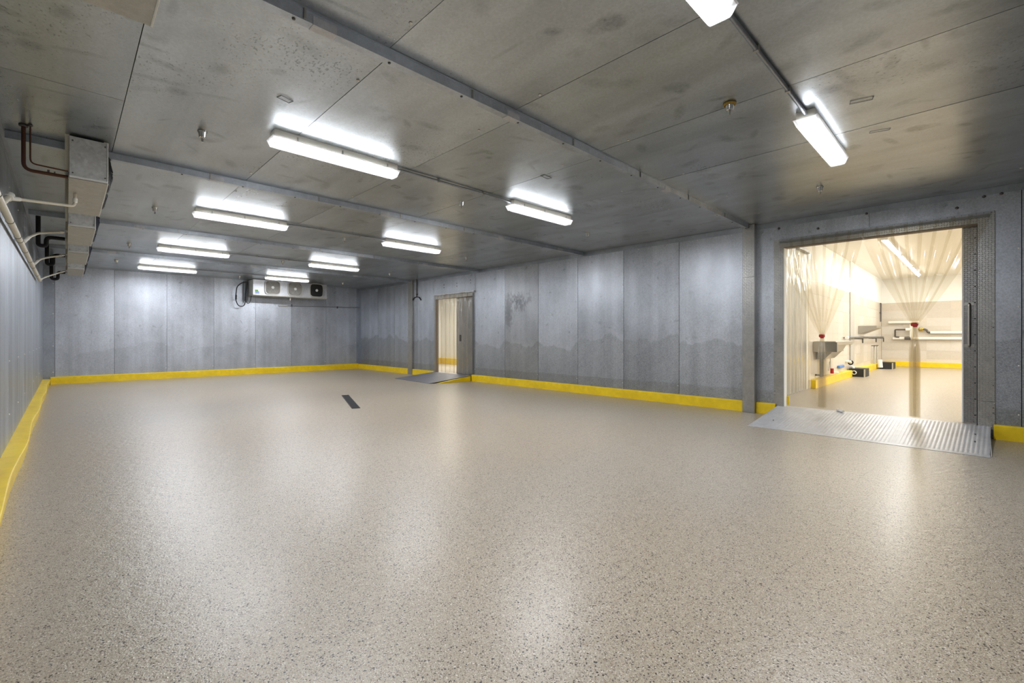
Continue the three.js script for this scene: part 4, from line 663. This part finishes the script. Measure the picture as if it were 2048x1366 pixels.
{ // fittings of the bright room
  const wd = B.d1 - 0.002;
  const sc = hung('strip_curtain', 'clear strip curtain hanging over a doorway in the bright room', 'x', 8.85, 10.6, B.d1 - 0.08, 2.86, SILL + 0.01, 9, 0.04, 71, M.strip);
  part(sc, 'header_bar', bx(8.8, 10.64, 2.84, 2.9, B.d1 - 0.09, B.d1 - 0.001, 0.004), M.galv); part(sc, 'backing_door', bx(8.8, 10.62, SILL + 0.002, 2.84, B.d1 - 0.02, B.d1 - 0.001), M.galv, 'grey door behind the strips');
  const s = thing('hand_sink', 'wall mounted steel hand sink behind the left bunch of strips', 'sink', [11.9, 0.75, wd - 0.2]);
  part(s, 'back_plate', bx(11.2, 11.26, 0.87, 1.07, wd - 0.42, wd), M.steel); part(s, 'rim', bx(11.25, 13.0, 1.0, 1.09, wd - 0.4, wd, 0.02), M.steel);
  part(s, 'bowl', prismX([[wd, 1.0], [wd - 0.36, 1.0], [wd - 0.3, 0.88], [wd - 0.14, 0.7], [wd, 0.7]], 11.5, 12.5), M.steel); part(s, 'shelf', bx(11.25, 12.6, 0.86, 0.885, wd - 0.3, wd, 0.01), M.steel);
  part(s, 'supply_pipe', [rod(P(11.4, 0.33, wd - 0.1), P(11.4, 0.9, wd - 0.1), 0.02, 8), rod(P(11.55, 0.33, wd - 0.1), P(11.55, 0.9, wd - 0.1), 0.02, 8), rod(P(11.4, 0.37, wd - 0.1), P(11.4, 0.37, wd), 0.018, 8)], M.bolt); part(s, 'drain', pipe([P(12.2, 0.72, wd - 0.12), P(12.25, 0.45, wd - 0.12), P(12.5, 0.62, wd - 0.05), P(12.6, 0.4, wd - 0.02)], 0.014, 0.05), M.white);
  part(s, 'valve', [rod(P(12.25, 0.47, wd - 0.14), P(12.25, 0.36, wd - 0.14), 0.035, 10)], M.red); part(s, 'waste_pipe', rod(P(12.3, 0.4, wd - 0.13), P(13.1, 0.33, wd - 0.1), 0.02, 8), M.white);
  const hp = thing('wall_pipe', 'grey pipe on brackets along the tiled side wall', 'pipe', [18, 1.14, wd - 0.1]); part(hp, 'tube', rod(P(14.5, 1.155, wd - 0.08), P(20.6, 1.15, wd - 0.08), 0.03, 10), M.galvDark);
  for (const x of [15.8, 18.2, 19.8]) part(hp, 'bracket', [bx(x, x + 0.03, 1.0, 1.12, wd - 0.2, wd - 0.17), bx(x, x + 0.03, 1.11, 1.13, wd - 0.2, wd)], M.bolt);
  part(hp, 'end_cap', rod(P(14.2, 1.155, wd - 0.08), P(14.36, 1.155, wd - 0.08), 0.04, 8), M.white); part(hp, 'end_bracket', bx(14.36, 14.5, 1.14, 1.17, wd - 0.09, wd), M.bolt);
  const hd = thing('steel_hood', 'wedge shaped steel cover on the tiled side wall', 'cover', [17.5, 1.3, wd - 0.15]); part(hd, 'wedge', prismX([[wd, 1.49], [wd - 0.42, 1.49], [wd - 0.42, 1.43], [wd, 1.25]], 16.4, 17.4), M.steel);
  const drip = (x, d, label) => { const t = thing('drain_box', label, 'box', [x, SILL, d], 'black boxes at the kerb'); part(t, 'box', bx(x - 0.3, x + 0.3, SILL + 0.001, SILL + 0.21, d - 0.17, d + 0.17, 0.006), M.dark); part(t, 'edge', bx(x - 0.305, x - 0.3, SILL + 0.001, SILL + 0.205, d - 0.172, d - 0.14), M.fanGrey); return t; };
  const b1 = drip(15.05, 2.2, 'black drain box with a round white pipe end, nearer the doorway'); part(b1, 'pipe_end', lathe([[0.055, 0], [0.055, 0.03], [0.035, 0.03], [0.035, 0]], P(14.745, SILL + 0.11, 2.26), AX.clone().negate(), 14), M.white); part(b1, 'pipe_elbow', pipe([P(14.9, SILL + 0.215, 2.3), P(14.9, SILL + 0.25, 2.3), P(15.0, SILL + 0.25, 2.38)], 0.03, 0.03), M.white);
  const b2 = drip(19.2, 2.06, 'black drain box in the corner under two upright pipes'); part(b2, 'pipe_trap', [pipe([P(18.8, SILL + 0.3, 2.22), P(18.8, SILL + 0.05, 2.2)], 0.07, 0.05)], M.white);
  const up = (x, label) => { const t = thing('upright_pipe', label, 'pipe', [x, 0.3, wd - 0.1]); part(t, 'tube', rod(P(x, SILL + 0.165, wd - 0.08), P(x, 0.88, wd - 0.08), 0.026, 10), M.fanGrey); part(t, 'top_bracket', bx(x - 0.05, x + 0.05, 0.87, 0.89, wd - 0.11, wd), M.bolt); };
  up(18.75, 'left one of two upright grey pipes above the kerb'); up(19.3, 'right one of two upright grey pipes above the kerb');
  const bl = thing('blue_block', 'small blue block on the tiled side wall above the kerb', 'block', [13.9, 0.4, wd]); part(bl, 'block', bx(13.55, 14.1, 0.4, 0.47, wd - 0.06, wd, 0.02), M.blue);
  const so = thing('pipe_stub', 'white pipe stub with a dark clamp on the tiled side wall', 'pipe stub', [14.7, 0.5, wd]); part(so, 'stub', rod(P(14.6, 0.53, wd - 0.12), P(14.6, 0.53, wd), 0.03, 10), M.white); part(so, 'clamp', (() => { const g = new THREE.TorusGeometry(0.05, 0.016, 6, 14); g.rotateY(Math.PI / 2); g.translate(14.75, 0.5, -(wd - 0.08)); return metric(g); })(), M.black); part(so, 'clamp_arm', rod(P(14.6, 0.53, wd - 0.05), P(14.75, 0.53, wd - 0.07), 0.014, 6), M.black);
  const cv = thing('wall_conduit', 'thin vertical conduit near the corner of the bright room', 'conduit', [20.6, 1.7, wd]); part(cv, 'tube', rod(P(20.5, 1.7, wd - 0.03), P(20.5, 2.36, wd - 0.03), 0.018, 8), M.bolt); part(cv, 'clip', bx(20.47, 20.53, 2.0, 2.03, wd - 0.05, wd), M.bolt);
  const fp = B.x1 - 0.08, far = (name, label, y, d0, d1, r, m) => { const t = thing(name, label, 'pipe', [fp, y, (d0 + d1) / 2], 'white pipes on the far wall'); part(t, 'tube', rod(P(fp, y, d0), P(fp, y, d1), r, 12), m); for (const d of [d0 + 0.2, d1 - 0.15]) part(t, 'clip', bx(fp, B.x1 - 0.001, y - 0.012, y + 0.012, d - 0.02, d + 0.02), M.bolt); return t; };
  far('wall_pipe', 'short white pipe highest on the far tiled wall', 1.675, 1.4, 2.22, 0.045, M.pipeWhite); const p2 = far('wall_pipe', 'upper of two long white pipes on the far tiled wall', 1.315, -2.5, 1.12, 0.045, M.pipeWhite); far('wall_pipe', 'lower of two long white pipes on the far tiled wall', 1.115, -2.5, 2.1, 0.045, M.pipeWhite);
  part(p2, 'valve', [pipe([P(fp, 1.315, 1.1), P(fp, 1.315, 1.18), P(fp, 1.42, 1.22), P(fp, 1.43, 1.34)], 0.03, 0.05)], M.bolt); part(p2, 'valve_wheel', lathe([[0.03, -0.02], [0.07, -0.015], [0.07, 0.015], [0.03, 0.02]], P(fp - 0.01, 1.43, 1.36), AX, 12), M.brass);
  const mv = thing('pipe_manifold', 'dark valve manifold with a white riser behind the middle strips', 'valve', [fp, 1.1, 1.8]); part(mv, 'riser', [rod(P(fp - 0.05, 1.12, 1.6), P(fp - 0.05, 1.6, 1.6), 0.05, 10), rod(P(fp - 0.05, 1.42, 1.6), P(fp - 0.05, 1.42, 1.75), 0.05, 10)], M.pipeWhite); part(mv, 'valve_body', pipe([P(fp - 0.05, 1.42, 1.75), P(fp - 0.05, 1.42, 2.03), P(fp - 0.05, 1.17, 2.03), P(fp - 0.05, 1.16, 1.92)], 0.025, 0.03), M.bolt); part(mv, 'coupling', [rod(P(fp - 0.05, 1.12, 1.62), P(fp - 0.05, 1.12, 1.78), 0.055, 10)], M.bolt);
  const de = thing('detector', 'small white round detector on the far ceiling', 'detector', [20.2, B.y1 - 0.08, 0.85]); part(de, 'dome', lathe([[0.0, -0.09], [0.06, -0.08], [0.09, -0.03], [0.1, 0]], P(20.2, B.y1 - 0.001, 0.85), AY, 16), M.white);
}
// ---------------------------------------------------------------- passage beyond the small doorway
{
  const x0 = XR + WT, x1 = 10.4, d0 = 8.6, d1 = 14.6, w = structure('wall_passage', 'cream walls of the passage behind the small doorway');
  part(w, 'wall_sheet', bx(x1, x1 + 0.1, 0, 2.8, d0, d1), M.cream); part(w, 'wall_sheet', bx(x0, x1, 0, 2.8, d1, d1 + 0.1), M.cream); part(w, 'wall_sheet', bx(x0, x1, 0, 2.8, d0 - 0.1, d0), M.cream);
  const f = structure('floor_passage', 'beige floor of the passage'); part(f, 'floor_slab', bx(x0 + 0.0005, x1, 0.01, SILL, d0, d1), M.tile);
  const c = structure('ceiling_passage', 'ceiling of the passage'); part(c, 'ceiling_sheet', bx(x0, x1, 2.8, 2.9, d0 - 0.1, d1 + 0.1), M.cream);
  const k = structure('baseboard_passage', 'yellow kerb of the passage'); part(k, 'kerb', bx(x0 + 0.2, x1, SILL, SILL + 0.22, d1 - 0.1, d1 - 0.0005, 0.006), M.yellow); part(k, 'kerb', bx(x1 - 0.1, x1 - 0.0005, SILL, SILL + 0.22, d0, d1 - 0.1, 0.006), M.yellow);
  const t = thing('strip_light', 'strip light of the passage behind the small doorway', 'light', [9.2, 2.7, 12]);
  part(t, 'housing', bx(9.14, 9.26, 2.75, 2.799, 11.2, 12.8), M.white); part(t, 'light_tube', rod(P(9.2, 2.73, 11.25), P(9.2, 2.73, 12.75), 0.018, 10), M.tubeB);
  const l = new THREE.RectAreaLight(0xfffdf8, ROOM_C, 0.05, 1.5); l.position.set(9.2, 2.71, -12).sub(t.position); l.rotation.x = -Math.PI / 2; t.add(l);
}
scene.traverse((o) => { if (o.isRectAreaLight) o.name = 'lamp_light'; });
renderer.render(scene, camera);
